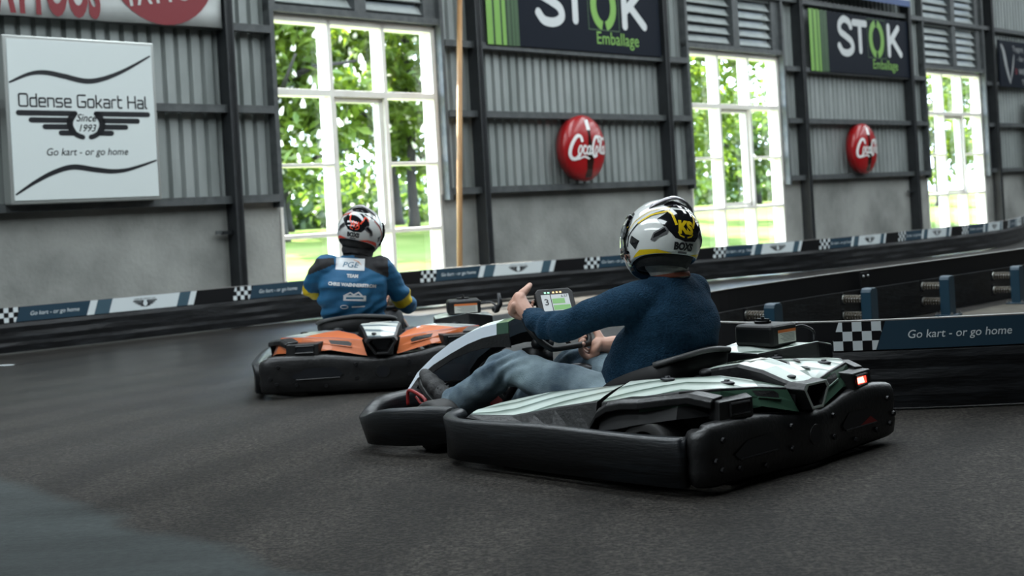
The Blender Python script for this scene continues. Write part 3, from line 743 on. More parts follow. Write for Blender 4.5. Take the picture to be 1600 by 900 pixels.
# ---------------------------------------------------------------- go-karts (local axes: x forward, y left, z up; origin on the ground under the rear bumper)
plastic = mat('kart_plastic', (.007, .007, .0075), .36, 0, (.020, .020, .020), 7, .12, 60, lo=.4, hi=.8, spec=.5)
scuffed = mat('scuffed_plastic', (.004, .0045, .0055), .38, 0, (.030, .038, .046), 4.5, .12, 30, stretch=(.5, .5, 4.), lo=.48, hi=.85, detail=9, spec=.55)
soft_black = mat('soft_black', (.006, .006, .0065), .5, spec=.4)
dark_metal = mat('dark_metal', (.03, .03, .032), .35, .7)
tyre_m = mat('tyre_rubber', (.008, .008, .008), .6, 0, (.02, .019, .018), 6)
rim_m = mat('wheel_rim', (.02, .02, .022), .4, .5)
red_m = mat('pedal_red', (.22, .012, .012), .4)
lab_w = mat('label_white', (.55, .55, .5), .5); lab_o = mat('label_orange', (.6, .16, .04), .5); lab_k = mat('label_print', (.10, .10, .10), .6)
lamp_red = mat('tail_lamp_lit', (.5, .02, .02), .3, emit=((1, .05, .03), 1.2)); lamp_core = mat('tail_lamp_core', (.9, .3, .2), .3, emit=((1, .28, .18), 2.5)); lamp_off = mat('tail_lamp_dark', (.05, .012, .012), .3)
def stripe_mat(name, base, dark, scale, ang, coat=.3, thr=(.42, .62)):
    m = mat(name, base, .28, 0, coat=coat); n = m.node_tree.nodes; l = m.node_tree.links; b = n['Principled BSDF']
    tc = n.new('ShaderNodeTexCoord'); mp = n.new('ShaderNodeMapping'); mp.inputs['Rotation'].default_value = (0, 0, ang); l.new(tc.outputs['Object'], mp.inputs[0])
    w = n.new('ShaderNodeTexWave'); w.wave_profile = 'SAW'; w.bands_direction = 'X'; w.inputs['Scale'].default_value = scale; w.inputs['Distortion'].default_value = 0.6; w.inputs['Detail'].default_value = 1; w.inputs['Detail Scale'].default_value = .6
    l.new(mp.outputs[0], w.inputs[0])
    r = n.new('ShaderNodeValToRGB'); e = r.color_ramp.elements; e[0].position = thr[0]; e[0].color = rgb(base); e[1].position = thr[1]; e[1].color = rgb(dark)
    k = e.new(.97); k.color = rgb(dark); k = e.new(1.); k.color = rgb(base)
    l.new(w.outputs[0], r.inputs[0]); l.new(r.outputs[0], b.inputs['Base Color']); return m
mint = stripe_mat('mint_striped', (.62, .70, .64), (.10, .15, .12), 2.6, 1.15, thr=(.45, .9))
mint_plain = mat('mint_pale', (.58, .66, .60), .3, coat=.3)
green_p = mat('kart_green', (.045, .10, .065), .3, 0, (.03, .07, .045), 2., coat=.4)
pale_top = mat('silver_blue', (.66, .73, .80), .22, 0, coat=.5)
orange_p = mat('kart_orange', (.62, .16, .05), .3, coat=.3); white_st = stripe_mat('white_striped', (.58, .60, .56), (.12, .16, .18), 4.2, .35, thr=(.55, .75)); blue_p = mat('kart_blue', (.015, .055, .14), .3, coat=.3)

def kart(name, loc, rz, label, main, sy=1., sz=1., so=0.):
    root = empty(name, loc, rz, label, 'go-kart'); root.scale = (1, sy, sz)
    top = mint if main else white_st; side = green_p if main else orange_p; edge = plastic
    def mir(p, s): return (p[0], p[1] * s, p[2])
    # ---- floor pan and chassis rails
    m = MB(); m.prism([(.05, .42), (.05, -.42), (1.30, -.42), (1.5, -.3), (1.95, -.26), (1.95, .26), (1.5, .3), (1.30, .42)], lambda u, v, d: (u, v, d), .035, .05, soft_black); m.build('floor_pan', root)
    for s in (1, -1):
        m = MB(); m.tube([(.12, .3 * s, .075), (.9, .3 * s, .075), (1.35, .26 * s, .08), (1.9, .24 * s, .09)], .016, dark_metal, 8); m.build('chassis_rail', root, smooth=True)
    # ---- bumpers: a closed section swept along a plan line
    def belt(nm, pts, zlo, zhi, mt, th=.05, bul=.012):
        mb = MB(); P = [V((p[0], p[1], 0)) for p in pts]; rows = []
        for i, p in enumerate(P):
            t = (P[min(i + 1, len(P) - 1)] - P[max(i - 1, 0)]).normalized(); nn = V((t.y, -t.x, 0)); lo, hi = zlo[i], zhi[i]; h = hi - lo
            rows.append([p + nn * o + V((0, 0, lo + h * k)) for o, k in ((-th, 0.02), (-.015, 0), (0, .06), (bul, .3), (bul * .4, .47), (bul, .62), (bul * .7, .86), (-.004, .96), (-.02, 1.0), (-.05, 1.0), (-.06, .94), (-.05, .6))])
        mb.grid(rows, mt, closed=True); mb.cap(rows[0], mt); mb.cap(rows[-1], mt, True)
        return mb.build(nm, root, smooth=True)
    def smooth(pts, n=5):
        q = bez(pts, n); return [(p[0], p[1]) for p in q], [p[2] for p in q], [p[3] for p in q]
    # rear bumper, from the right end round the corners to the left end: x, y, z low, z high
    from_pts = [(.10, -.575, .04, .225), (.045, -.622, .04, .225), (.0, -.60, .035, .238), (-.012, -.55, .03, .245), (-.01, -.42, .025, .255), (-.012, -.29, .02, .246), (-.015, -.17, .018, .222), (-.03, -.05, .016, .212),
                (-.03, .05, .016, .212), (-.015, .17, .018, .226), (-.012, .29, .02, .240), (-.01, .42, .025, .243), (-.012, .55, .028, .243), (.0, .60, .03, .232), (.045, .622, .03, .222), (.10, .575, .03, .222)]
    Q = [V((a, c, lo, )) for a, c, lo, hi in from_pts]
    def sm(pts, n=4):
        A = bez([(p[0], p[1], p[2]) for p in pts], n); Bz = bez([(p[3], 0, 0) for p in pts], n); return [(a.x, a.y) for a in A], [a.z for a in A], [q.x for q in Bz]
    pl, lo, hi = sm(from_pts)
    rb = belt('rear_bumper', [(a, -c) for a, c in pl], lo, hi, plastic, .05, .008)
    # flip so that the outside faces backwards
    rb.data.flip_normals(); rb.data.transform(Matrix.Scale(-1, 4, (0, 1, 0)))
    def rear_pt(y, z, d=.012):
        i = min(range(len(pl)), key=lambda k: abs(pl[k][1] - y) + (0 if pl[k][0] < .02 else 9)); return V((pl[i][0] - d, y, z))
    for s in (1, -1):                     # slots, bolts
        mb = MB(); sh = [(.22, .105), (.44, .105), (.465, .125), (.39, .165), (.25, .168), (.20, .125)]
        mb.poly([rear_pt(u * s, v, .0105) for u, v in sh], ink)
        sl = mb.build('slot', rb)
        mb = MB(); mb.tube([rear_pt(u * s, v, .011) for u, v in sh[:2]], .004, plastic, 6); mb.build('slot_lip', rb)
        if s < 0 and main:
            mb = MB(); mb.poly([rear_pt(u * s, v, .012) for u, v in ((.32, .107), (.45, .107), (.40, .135))], red_m); mb.build('reflector', rb)
        for u, v in ((.53, .185), (.54, .085), (.135, .175), (.135, .095), (.44, .075), (.29, .06), (.57, .12)):
            mb = MB(); c = rear_pt(u * s, v, .008); mb.tube([c, c + V((-.008, 0, 0))], [.011, .009], dark_metal, 10); mb.build('bolt', rb, smooth=False)
    mb = MB(); c = V((-.036, 0, .125)); mb.tube([c + V((.004, 0, 0)), c + V((-.004, 0, 0))], [.042, .038], plastic, 20); mb.tube([c + V((-.003, 0, 0)), c + V((-.0045, 0, 0))], [.03, .03], ink, 20); mb.build('tow_recess', rb)
    for s in (1, -1):
        sp = [(.07, .60, .03, .205), (.2, .617, .03, .203), (.45, .62, .03, .204), (.70, .62, .028, .206), (.90, .62, .03, .200), (1.10, .62, .028, .194), (1.2, .613, .03, .193), (1.265, .585, .03, .196), (1.295, .545, .032, .20), (1.305, .50, .035, .205)]
        pl2, lo2, hi2 = sm(sp)
        if s > 0: sb = belt('side_bumper', pl2, lo2, hi2, scuffed, .05, .01); sb.data.flip_normals()
        else: sb = belt('side_bumper', [(a, -c) for a, c in pl2], lo2, hi2, scuffed, .05, -.01)
        # correct side: offset profile outwards
        for u, v in ((1.22, .06), (.92, .155), (.62, .15), (.62, .07), (.15, .075)):
            mb = MB(); c = V((u, .628 * s if u < 1.2 else .612 * s, v)); mb.tube([c, c + V((0, .006 * s, 0))], [.011, .009], dark_metal, 10); mb.build('bolt', sb)
    fp = [(1.40, .47, .06, .205), (1.50, .50, .045, .208), (1.62, .545, .035, .20), (1.75, .56, .03, .185), (1.86, .545, .025, .15), (1.93, .49, .03, .152), (1.955, .41, .03, .20), (1.975, .22, .03, .21), (1.98, .0, .03, .21),
          (1.975, -.22, .03, .21), (1.955, -.41, .03, .20), (1.93, -.49, .03, .152), (1.86, -.545, .025, .15), (1.75, -.56, .03, .185), (1.62, -.545, .035, .20), (1.50, -.50, .045, .208), (1.40, -.47, .06, .205)]
    pl3, lo3, hi3 = sm(fp); fb = belt('front_bumper', pl3, lo3, hi3, scuffed, .03, .012)
    # ---- wheels
    def wheel(nm, x, y, r, w):
        mb = MB(); rows = []
        for o, q in ((-.5, .62), (-.5, .86), (-.44, .96), (-.3, 1.), (.3, 1.), (.44, .96), (.5, .86), (.5, .62)):
            rows.append([V((x + r * q * math.cos(a), y + o * w, r + r * q * math.sin(a))) for a in [2 * math.pi * k / 28 for k in range(28)]])
        mb.grid(rows, tyre_m, closed=True); t = mb.build(nm, root, smooth=True); t.data.shade_flat() if False else None
        mb = MB(); rows = []
        for o, q in ((-.42, .64), (-.42, .5), (-.1, .42), (-.1, .12), (.1, .12), (.1, .42), (.42, .5), (.42, .64)):
            rows.append([V((x + r * q * math.cos(a), y + o * w, r + r * q * math.sin(a))) for a in [2 * math.pi * k / 20 for k in range(20)]])
        mb.grid(rows, rim_m, closed=True); mb.build('wheel_rim', t, smooth=True)
    for s in (1, -1):
        wheel('rear_wheel', .30, .485 * s, .122, .16); wheel('front_wheel', 1.585, .415 * s, .108, .12)
    m = MB(); m.tube([(.30, -.42, .122), (.30, .42, .122)], .018, dark_metal, 10); m.build('rear_axle', root, smooth=True)
    for s in (1, -1):
        m = MB(); m.tube([(1.585, .36 * s, .108), (1.56, .27 * s, .10)], .016, dark_metal, 8); m.tube([(1.52, .30 * s, .12), (1.42, .03 * s, .16)], .008, dark_metal, 8); m.build('steering_knuckle', root, smooth=True)
    # ---- side pods (front pieces) and rear cowls
    for s in (1, -1):
        out_ = [(1.215, .565, .196), (1.10, .56, .199), (.975, .555, .205), (.86, .552, .226), (.745, .548, .250), (.63, .545, .27), (.535, .543, .286)]
        inn = [(1.275, .44, .200), (1.275, .33, .210), (1.16, .30, .236), (1.01, .30, .266), (.88, .30, .282), (.765, .30, .295), (.61, .30, .316)]
        low = [(1.225, .575, .185), (1.10, .585, .18), (.975, .585, .18), (.86, .585, .178), (.745, .585, .175), (.63, .582, .17), (.53, .58, .17)]
        inl = [(1.27, .40, .12), (1.25, .31, .10), (1.16, .28, .10), (1.01, .28, .10), (.88, .28, .10), (.765, .28, .10), (.61, .28, .10)]
        rows = []
        for a, c, d, e in zip(inl, inn, out_, low):
            mid = [tuple(V(c).lerp(V(d), k) + V((0, 0, .006 * math.sin(math.pi * k)))) for k in (0, .04, .35, .7, .95)]
            rows.append([mir(p, s) for p in [a] + mid + [d, tuple(V(d).lerp(V(e), .12)), e]])
        mb = MB(); mb.grid(rows, top, mf=lambda a, b_: soft_black if b_ == 0 else (edge if b_ in (1, 5, 6) else (top if b_ < 7 else edge)))
        mb.cap(rows[0], edge); mb.cap(rows[-1], edge); mb.build('side_pod', root, bevel=.004)
        # rear cowl
        A = [((.585, .28, .20), (.578, .30, .331), (.513, .543, .284), (.505, .578, .185)),
             ((.46, .28, .22), (.50, .297, .340), (.42, .543, .299), (.41, .578, .20)),
             ((.42, .27, .24), (.42, .292, .347), (.329, .54, .312), (.32, .572, .22)),
             ((.29, .25, .26), (.30, .275, .354), (.17, .515, .338), (.165, .545, .245)),
             ((.22, .20, .27), (.22, .21, .356), (.075, .40, .339), (.06, .432, .252)),
             ((.16, .13, .27), (.145, .13, .335), (.04, .23, .326), (.005, .258, .262)),
             ((.10, .10, .25), (.06, .088, .308), (.012, .098, .308), (-.025, .075, .218))]
        rows = []
        for a, c, d, e in A:
            mid = [tuple(V(c).lerp(V(d), k) + V((0, 0, .005 * math.sin(math.pi * k)))) for k in (0, .05, .4, .75, .96)]
            rows.append([mir(p, s) for p in [a] + mid + [d, tuple(V(d).lerp(V(e), .1)), tuple(V(d).lerp(V(e), .55)), e]])
        mb = MB(); K = len(rows)
        def cf(a, b_):
            if b_ == 0: return edge
            if b_ in (1, 5, 6): return edge if main else (blue_p if b_ != 6 else side)
            if b_ < 6: return top if a < (5 if main else 4) else side
            if main and ((b_ >= 8 and a < 4) or (b_ >= 7 and a < 2)): return soft_black  # lower cowl blackened to stand in for shade in the wheel well
            return side if (main or a > 1) else edge
        mb.grid(rows, top, mf=cf); mb.cap(rows[0], edge); mb.cap(rows[-1], edge)
        cw = mb.build('rear_cowl', root, bevel=.004)
        # intake recess in the cowl's rear face
        def face(u, v, d=.0025):
            e0 = V(A[4][2]).lerp(V(A[4][3]), v); e1 = V(A[6][2]).lerp(V(A[6][3]), v); em = V(A[5][2]).lerp(V(A[5][3]), v)
            p = e0.lerp(em, u * 2) if u < .5 else em.lerp(e1, u * 2 - 1)
            return V((p.x - d, p.y * s, p.z))
        mb = MB(); mb.poly([face(u, v) for u, v in ((.40, .16), (.74, .16), (.80, .28), (.78, .50), (.46, .48))], edge); mb.build('intake', cw)
        mb = MB(); mb.tube([face(u, v, .004) for u, v in ((.46, .52), (.80, .53))], .004, side, 6); mb.build('intake_lip', cw)
        # wheel fender: black arch over the rear wheel ending in the lamp housing
        arch = [(.535, .20), (.50, .245), (.45, .272), (.38, .286), (.30, .292), (.20, .305), (.13, .312), (.05, .294)]
        mb = MB(); rows = []
        for i, (x, z) in enumerate(arch):
            o = .592 if i < 5 else .592 - (i - 4) * .034
            rows.append([mir((x, o - .07, z + .026), s), mir((x, o - .015, z + .022), s), mir((x, o, z + .010), s), mir((x + .004, o, z - .014), s), mir((x + .004, o - .05, z - .016), s)])
        mb.grid(rows, plastic, closed=True); mb.cap(rows[0], plastic); mb.cap(rows[-1], plastic); mb.build('wheel_fender', root, bevel=.004)
        mb = MB()
        hx = [(.13, .44, .315), (.02, .485, .306), (.0, .32, .306), (.05, .29, .315)]; hz = [(.13, .44, .235), (.02, .49, .238), (-.005, .325, .238), (.05, .29, .245)]
        mb.poly([mir(p, s) for p in hx], plastic); mb.poly([mir(p, s) for p in reversed(hz)], plastic)
        for i in range(4): mb.poly([mir(p, s) for p in (hx[i], hz[i], hz[(i + 1) % 4], hx[(i + 1) % 4])], plastic)
        lh = mb.build('lamp_housing', root, bevel=.005)
        fa = lambda u, v, d=.004: mir(V((.02, .485, .306)).lerp(V((.0, .32, .306)), u).lerp(V((.02, .49, .238)).lerp(V((-.005, .325, .238)), u), v) + V((-d, 0, 0)), s)
        lit = main and s < 0
        mb = MB(); mb.poly([fa(.3, .2), fa(.86, .2), fa(.86, .75), fa(.3, .75)], lamp_red if lit else ink); tl = mb.build('tail_lamp', lh)
        mb = MB(); mb.tube([fa(.3, .2), fa(.86, .2), fa(.86, .75), fa(.3, .75), fa(.3, .2)], .006, plastic, 6); mb.build('lamp_frame', lh)
        if lit:
            mb = MB(); mb.poly([fa(.5, .3, .006), fa(.82, .3, .006), fa(.82, .62, .006), fa(.45, .65, .006)], lamp_core); mb.build('lamp_core', lh)
        if main:
            for x, y in ((.36, .345), (.115, .31)):
                mb = MB(); c = V((x, y * s, .352 if x > .2 else .346)); mb.ball(c, (.032, .022, .008), ink, 12, 6); mb.tube([c, c + V((0, 0, .012))], [.012, .01], ink, 8); mb.build('fastener', cw, smooth=True)
        else:
            mb = MB(); mb.ball((.30, .40 * s, .348), (.03, .022, .008), ink, 12, 6); mb.build('fastener', cw, smooth=True)
        if s < 0 and main:
            for x, y in ((.21, .245), (.135, .19)):
                mb = MB(); mb.add([(x + .03, -y - .02, .362 if x > .2 else .346), (x - .03, -y + .02, .360 if x > .2 else .342), (x - .045, -y + .005, .358 if x > .2 else .34), (x + .015, -y - .04, .361 if x > .2 else .345)], [(0, 1, 2, 3)], ink); mb.build('vent', cw)
    # ---- centre spine with the six-sided duct at its end
    prof = [(.40, .085, .352), (.30, .105, .372), (.215, .10, .386), (.12, .085, .366), (.04, .072, .335), (-.01, .064, .318)]
    rows = [[(x, w + .012, z - .075), (x, w + .01, z - .012), (x, w, z), (x, 0, z + .006), (x, -w, z), (x, -w - .01, z - .012), (x, -w - .012, z - .075)] for x, w, z in prof]
    m = MB(); m.grid(rows, mint_plain if main else white_st, mf=lambda a, b_: (mint_plain if main else white_st) if b_ in (2, 3) else edge); m.cap(rows[0], edge); sp = m.build('centre_spine', root, bevel=.004)
    m = MB(); m.poly([(.335, .055, .3745), (.335, -.06, .3745), (.245, -.06, .3895), (.245, .055, .3895)], green_p if main else lab_w); m.poly([(.23, .05, .3905), (.23, -.06, .3905), (.20, -.06, .3895), (.20, .05, .3895)], lab_w); m.build('spine_label', sp)
    m = MB(); m.ball((.03, .035, .338), (.02, .014, .008), ink, 10, 5); m.build('fastener', sp)
    hexo = [(.066, .320), (-.066, .320), (-.082, .298), (-.036, .222), (.036, .222), (.082, .298)]
    m = MB(); o1 = [(-.055, y, z) for y, z in hexo]; i1 = [(-.055, y * .78, .274 + (z - .274) * .78) for y, z in hexo]; o0 = [(.03, y * 1.1, .272 + (z - .272) * 1.12) for y, z in hexo]; i0 = [(.02, y * .6, .274 + (z - .274) * .6) for y, z in hexo]
    m.grid([o0, o1, i1, i0], plastic, closed=True, mf=lambda a, b_: mint_plain if a == 1 and main else plastic); m.poly(i0, ink); m.build('exhaust_duct', root, bevel=.003)
    # ---- right engine pod with battery box
    m = MB(); tp = [(.66, -.30, .375), (.60, -.44, .398), (.56, -.60, .385), (.26, -.60, .385), (.24, -.47, .412), (.42, -.30, .372)]
    bt = [(x, y * (1.02 if y < -.5 else 1), .17) for x, y, z in tp]
    m.poly(tp, top); 
    for i in range(6): m.poly([tp[i], bt[i], bt[(i + 1) % 6], tp[(i + 1) % 6]], edge)
    ep = m.build('engine_pod', root, bevel=.008)
    m = MB(); m.box((.39, -.55, .388), (.585, -.37, .478), soft_black); bb = m.build('battery_box', root, bevel=.018, seg=3)
    m = MB(); m.tube([(.50, -.46, .478), (.50, -.46, .487)], .035, soft_black, 14); m.box((.47, -.466, .485), (.53, -.454, .497), soft_black); m.tube([(.50, -.46, .49), (.50, -.46, .505)], .008, dark_metal, 8); m.build('cap', bb)
    m = MB(); m.poly([(.3885, -.53, .40), (.3885, -.53, .455), (.3885, -.405, .455), (.3885, -.405, .40)], lab_w); lb = m.build('warning_label', bb)
    m = MB(); m.poly([(.388, -.53, .443), (.388, -.53, .455), (.388, -.405, .455), (.388, -.405, .443)], lab_o)
    for k in range(6): m.poly([(.388, -.52, .437 - k * .006), (.388, -.52, .439 - k * .006), (.388, -.42 - .01 * (k % 3), .439 - k * .006), (.388, -.42 - .01 * (k % 3), .437 - k * .006)], lab_k)
    m.build('label_print', lb, merge=False, recalc=False)
    m = MB(); m.tube(bez([(.42, -.55, .45), (.40, -.60, .455), (.37, -.63, .43), (.36, -.62, .39)], 5), .006, dark_metal, 8); m.build('battery_cable', bb, smooth=True)
    if not main:
        m = MB(); m.tube([(.52, -.64, .40), (.52, -.665, .43), (.52, -.66, .50)], [.02, .016, .008], ink, 10); m.ball((.52, -.64, .40), .024, dark_metal, 10, 6); m.build('pull_handle', root, smooth=True)
    # ---- seat
    rimp = bez([(.92, .20, .20), (.78, .215, .30), (.63, .218, .355), (.51, .205, .387), (.455, .15, .405), (.432, .0, .420), (.455, -.15, .405), (.51, -.205, .387), (.62, -.218, .355), (.78, -.215, .30), (.92, -.20, .20)], 4)
    basep = bez([(.90, .17, .07), (.78, .18, .07), (.66, .17, .07), (.56, .15, .07), (.53, .10, .07), (.52, 0, .07), (.53, -.10, .07), (.56, -.15, .07), (.66, -.17, .07), (.78, -.18, .07), (.90, -.17, .07)], 4)
    m = MB(); rows = [[tuple(a.lerp(c, k) + V((-.015 * math.sin(math.pi * k), 0, 0))) for a, c in zip(basep, rimp)] for k in (0, .25, .5, .75, 1)]
    m.grid(rows, soft_black); m.poly([tuple(p) for p in basep], soft_black); st = m.build('seat', root, smooth=True, solid=.012); st.location.y = so
    m = MB(); m.tube([tuple(p) for p in rimp[11:-11]], .012, mat('seat_rim', (.07, .07, .07), .45), 8); m.build('seat_rim', st, smooth=True)
    m = MB(); m.box((.34, -.05, .30), (.42, .05, .325), soft_black); m.tube([(.62, .24, .24), (.40, .12, .325), (.36, .09, .335)], .010, dark_metal, 8); m.ball((.37, .10, .345), (.03, .03, .018), soft_black, 12, 6); m.ball((.47, .18, .31), (.018, .018, .025), soft_black, 10, 6); m.build('seat_slider', root, smooth=True).location.y = so
    # ---- front fairing over the steering column
    cen = [(2.05, .20), (2.01, .285), (1.92, .360), (1.81, .425), (1.70, .470), (1.60, .500), (1.50, .518), (1.42, .528)]; wd = [.20, .16, .135, .12, .115, .115, .12, .125]
    rows = []
    for i, ((x, z), w) in enumerate(zip(cen, wd)):
        d = .05 + .065 * i / 7
        rows.append([(x - .02, w + .012, z - d), (x - .006, w + .008, z - .02 - .032 * min(1, i / 3)), (x, w, z - .004), (x, w * .55, z + .012), (x, 0, z + .016), (x, -w * .55, z + .012), (x, -w, z - .004), (x - .006, -w - .008, z - .02 - .032 * min(1, i / 3)), (x - .02, -w - .012, z - d)])
    m = MB(); m.grid(rows, pale_top, mf=lambda a, b_: plastic if b_ in (0, 7) else ((pale_top if (b_ in (1, 2, 5, 6) and a < 6) else (green_p if a > 2 else pale_top)) if main else (orange_p if b_ in (1, 2, 5, 6) else white_st)))
    m.build('front_fairing', root, solid=.006, bevel=.003)
    # ---- steering
    H0 = V((1.25, 0, .50)); N = V((-.75, 0, .66)).normalized(); U = V((.66, 0, .75)).normalized(); L = V((0, 1, 0)); th = math.radians(-8 if main else 0)
    def wp(r, a, d=0.): return H0 + (L * math.cos(a) + U * math.sin(a)) * r + N * d
    m = MB(); m.tube([H0 + N * .0, H0 - N * .2, V((1.62, 0, .12))], [.018, .018, .016], dark_metal, 10); m.tube([H0 - N * .12 + L * .05, H0 - N * .12 - L * .05], .022, soft_black, 10); m.box((1.33, -.05, .33), (1.42, .05, .40), soft_black); m.build('steering_column', root, smooth=True)
    m = MB(); rr = []
    for k in range(49):
        a = math.radians(45) + 2 * math.pi * k / 48; c = a - math.radians(45)
        r = .165 if abs(math.sin(a) + .9) > 0 else .165
        if math.sin(a) < -.72: r = .165 * .72 / -math.sin(a)
        if math.sin(a) > .80: r = .165 * .80 / math.sin(a)
        rr.append(wp(r, a - .0))
    m.tube(rr, .0135, soft_black, 10); sw = m.build('steering_wheel', root, smooth=True)
    for a in (25, 155, 270):
        m = MB(); m.tube([wp(.02, math.radians(a)), wp(.15 if a != 270 else .12, math.radians(a))], [.02, .012], dark_metal, 8, ell=[(1, .4), (1, .4)]); m.build('spoke', sw, smooth=True)
    m = MB(); m.tube([H0 - N * .01, H0 + N * .025], [.045, .04], soft_black, 16); m.build('hub', sw)
    N = (N + V((0, .45 if main else 0, .0))).normalized(); L2 = V((0, 0, 1)).cross(-N).normalized() * -1; L2 = -L2 if L2.y < 0 else L2; U2 = N.cross(-L2).normalized(); U2 = -U2 if U2.z < 0 else U2; C = H0 + U * .085 + N * .05 + L * (-.045 if main else 0)
    def dp(u, v, d): return C + L2 * (-u) + U2 * v + N * d
    rc = [(.086, .05), (.070, .070), (-.070, .070), (-.086, .05), (-.086, -.05), (-.070, -.066), (.070, -.066), (.086, -.05)]
    m = MB(); m.prism(rc, dp, -.018, .012, soft_black); ds = m.build('display', root, bevel=.006, seg=2)
    scr = mat('screen_grey', (.30, .32, .33), .3, emit=((.75, .82, .82), .12)); scg = mat('screen_green', (.10, .25, .06), .3, emit=((.3, .75, .2), .10)); led = mat('led_green', (.2, .6, .3), .3, emit=((.4, 1, .6), .5)); ledo = mat('led_amber', (.6, .3, .1), .3, emit=((1, .7, .3), .5))
    fq = lambda d: (lambda u, v: dp(u, v, d))
    m = MB(); m.flat(quad(-.062, -.048, -.022, .036), scr, fq(.0135)); m.flat(quad(-.018, -.048, .062, .036), scr, fq(.0135)); m.flat(quad(-.016, -.012, .04, .014), scg, fq(.0142)); m.flat(quad(-.016, -.045, .06, -.02), scg, fq(.0142))
    m.flat(shift(text('3', .045, .02), -.042, -.018), ink, fq(.0145)); m.flat(shift(text('6.57', .018, .01), .042, .019), ink, fq(.0145))
    for k, c in enumerate((-.045, -.03, -.008, .008, .024)): m.flat(quad(c, .042, c + .009, .05), led if k < 2 else ledo, fq(.0142))
    m.build('screen', ds, merge=False, recalc=False)
    # ---- pedals, clutter on the floor
    for s in (1, -1):
        m = MB(); c = V((1.80, .20 * s, .06)); pp = [(0, -.045), (.10, -.045), (.13, -.03), (.13, .03), (.10, .045), (0, .045)]
        m.prism(pp, lambda u, v, d: (1.84 + u * .35 + d, .19 * s + v, .07 + u), -.005, .005, red_m); pd = m.build('pedal', root, bevel=.004)
        m = MB(); m.tube([(1.85, .19 * s - .03, .08), (1.85, .19 * s + .10, .08)], .009, dark_metal, 8); m.build('pedal_pivot', pd, smooth=True)
        m = MB(); fr = [(1.92, .30 * s, .155), (1.915, .30 * s, .215), (1.86, .315 * s, .222), (1.76, .335 * s, .195), (1.755, .338 * s, .14)]
        m.tube(bez(fr, 4), .008, red_m, 8); m.tube([(1.84, .318 * s, .20), (1.80, .328 * s, .175), (1.77, .333 * s, .175)], .006, red_m, 6); m.build('foot_guard', root, smooth=True)
    m = MB(); m.tube([(1.12, -.09, .09), (1.12, -.09, .245)], .04, soft_black, 16); m.tube([(1.12, -.09, .245), (1.12, -.09, .262)], .055, soft_black, 20); m.build('fuel_filler', root, smooth=False)
    m = MB(); m.box((1.30, -.02, .25), (1.40, .05, .30), alu); m.tube(bez([(1.36, .02, .28), (1.25, -.02, .30), (1.16, -.06, .31), (1.10, -.10, .27), (1.09, -.12, .16)], 5), .022, dark_metal, 8); m.build('pedal_linkage', root, smooth=True)
    m = MB(); m.tube(bez([(1.06, -.03, .06), (1.05, -.04, .20), (1.00, -.05, .25), (.96, -.06, .14)], 5), .010, red_m, 8); m.build('seat_belt_hose', root, smooth=True)
    return root
KA = math.radians(134.18)
K1 = kart('go_kart', (1.0351, 5.0504, 0), KA, 'green and pale mint go-kart in the foreground, one red tail lamp lit', True)
K2 = kart('go_kart', (-.80, 7.98, 0), math.radians(96), 'orange and white go-kart behind, seen from the rear', False, 1.13, 1.0, .125)
# ---------------------------------------------------------------- drivers
skin_m = mat('skin', (.46, .24, .17), .5, 0, (.54, .31, .23), 14, .05, 60)
fleece = mat('navy_fleece', (.0065, .026, .052), .95, 0, (.012, .042, .078), 60, .6, 140, lo=.3, hi=.7, spec=.15)
denim = mat('blue_denim', (.022, .048, .078), .85, 0, (.25, .33, .365), 5.5, .25, 200, lo=.36, hi=.74)
shoe_m = mat('shoe_black', (.012, .012, .013), .7, 0, (.03, .03, .03), 20, .3, 90); sole_m = mat('shoe_sole', (.02, .02, .02), .5)
collar_m = mat('neck_cloth', (.27, .28, .26), .9, 0, (.36, .36, .34), 30, .3, 80)
lining = mat('helmet_lining', (.010, .010, .011), .8, 0, (.02, .02, .02), 20, .2, 60)
helm_w = mat('helmet_white', (.68, .70, .68), .12, 0, coat=1.); helm_k = mat('helmet_black', (.008, .008, .010), .1, 0, coat=1.)
yel = mat('helmet_yellow', (.72, .50, .01), .25, coat=.5); redd = mat('helmet_red', (.75, .05, .02), .25, coat=.5); grey_v = mat('vent_grey', (.10, .10, .105), .4); pale_g = mat('helmet_pale_grey', (.33, .31, .33), .3, coat=.5)
visor_m = mat('visor_clear', (.22, .24, .23), .06, 0, coat=1., spec=.8)

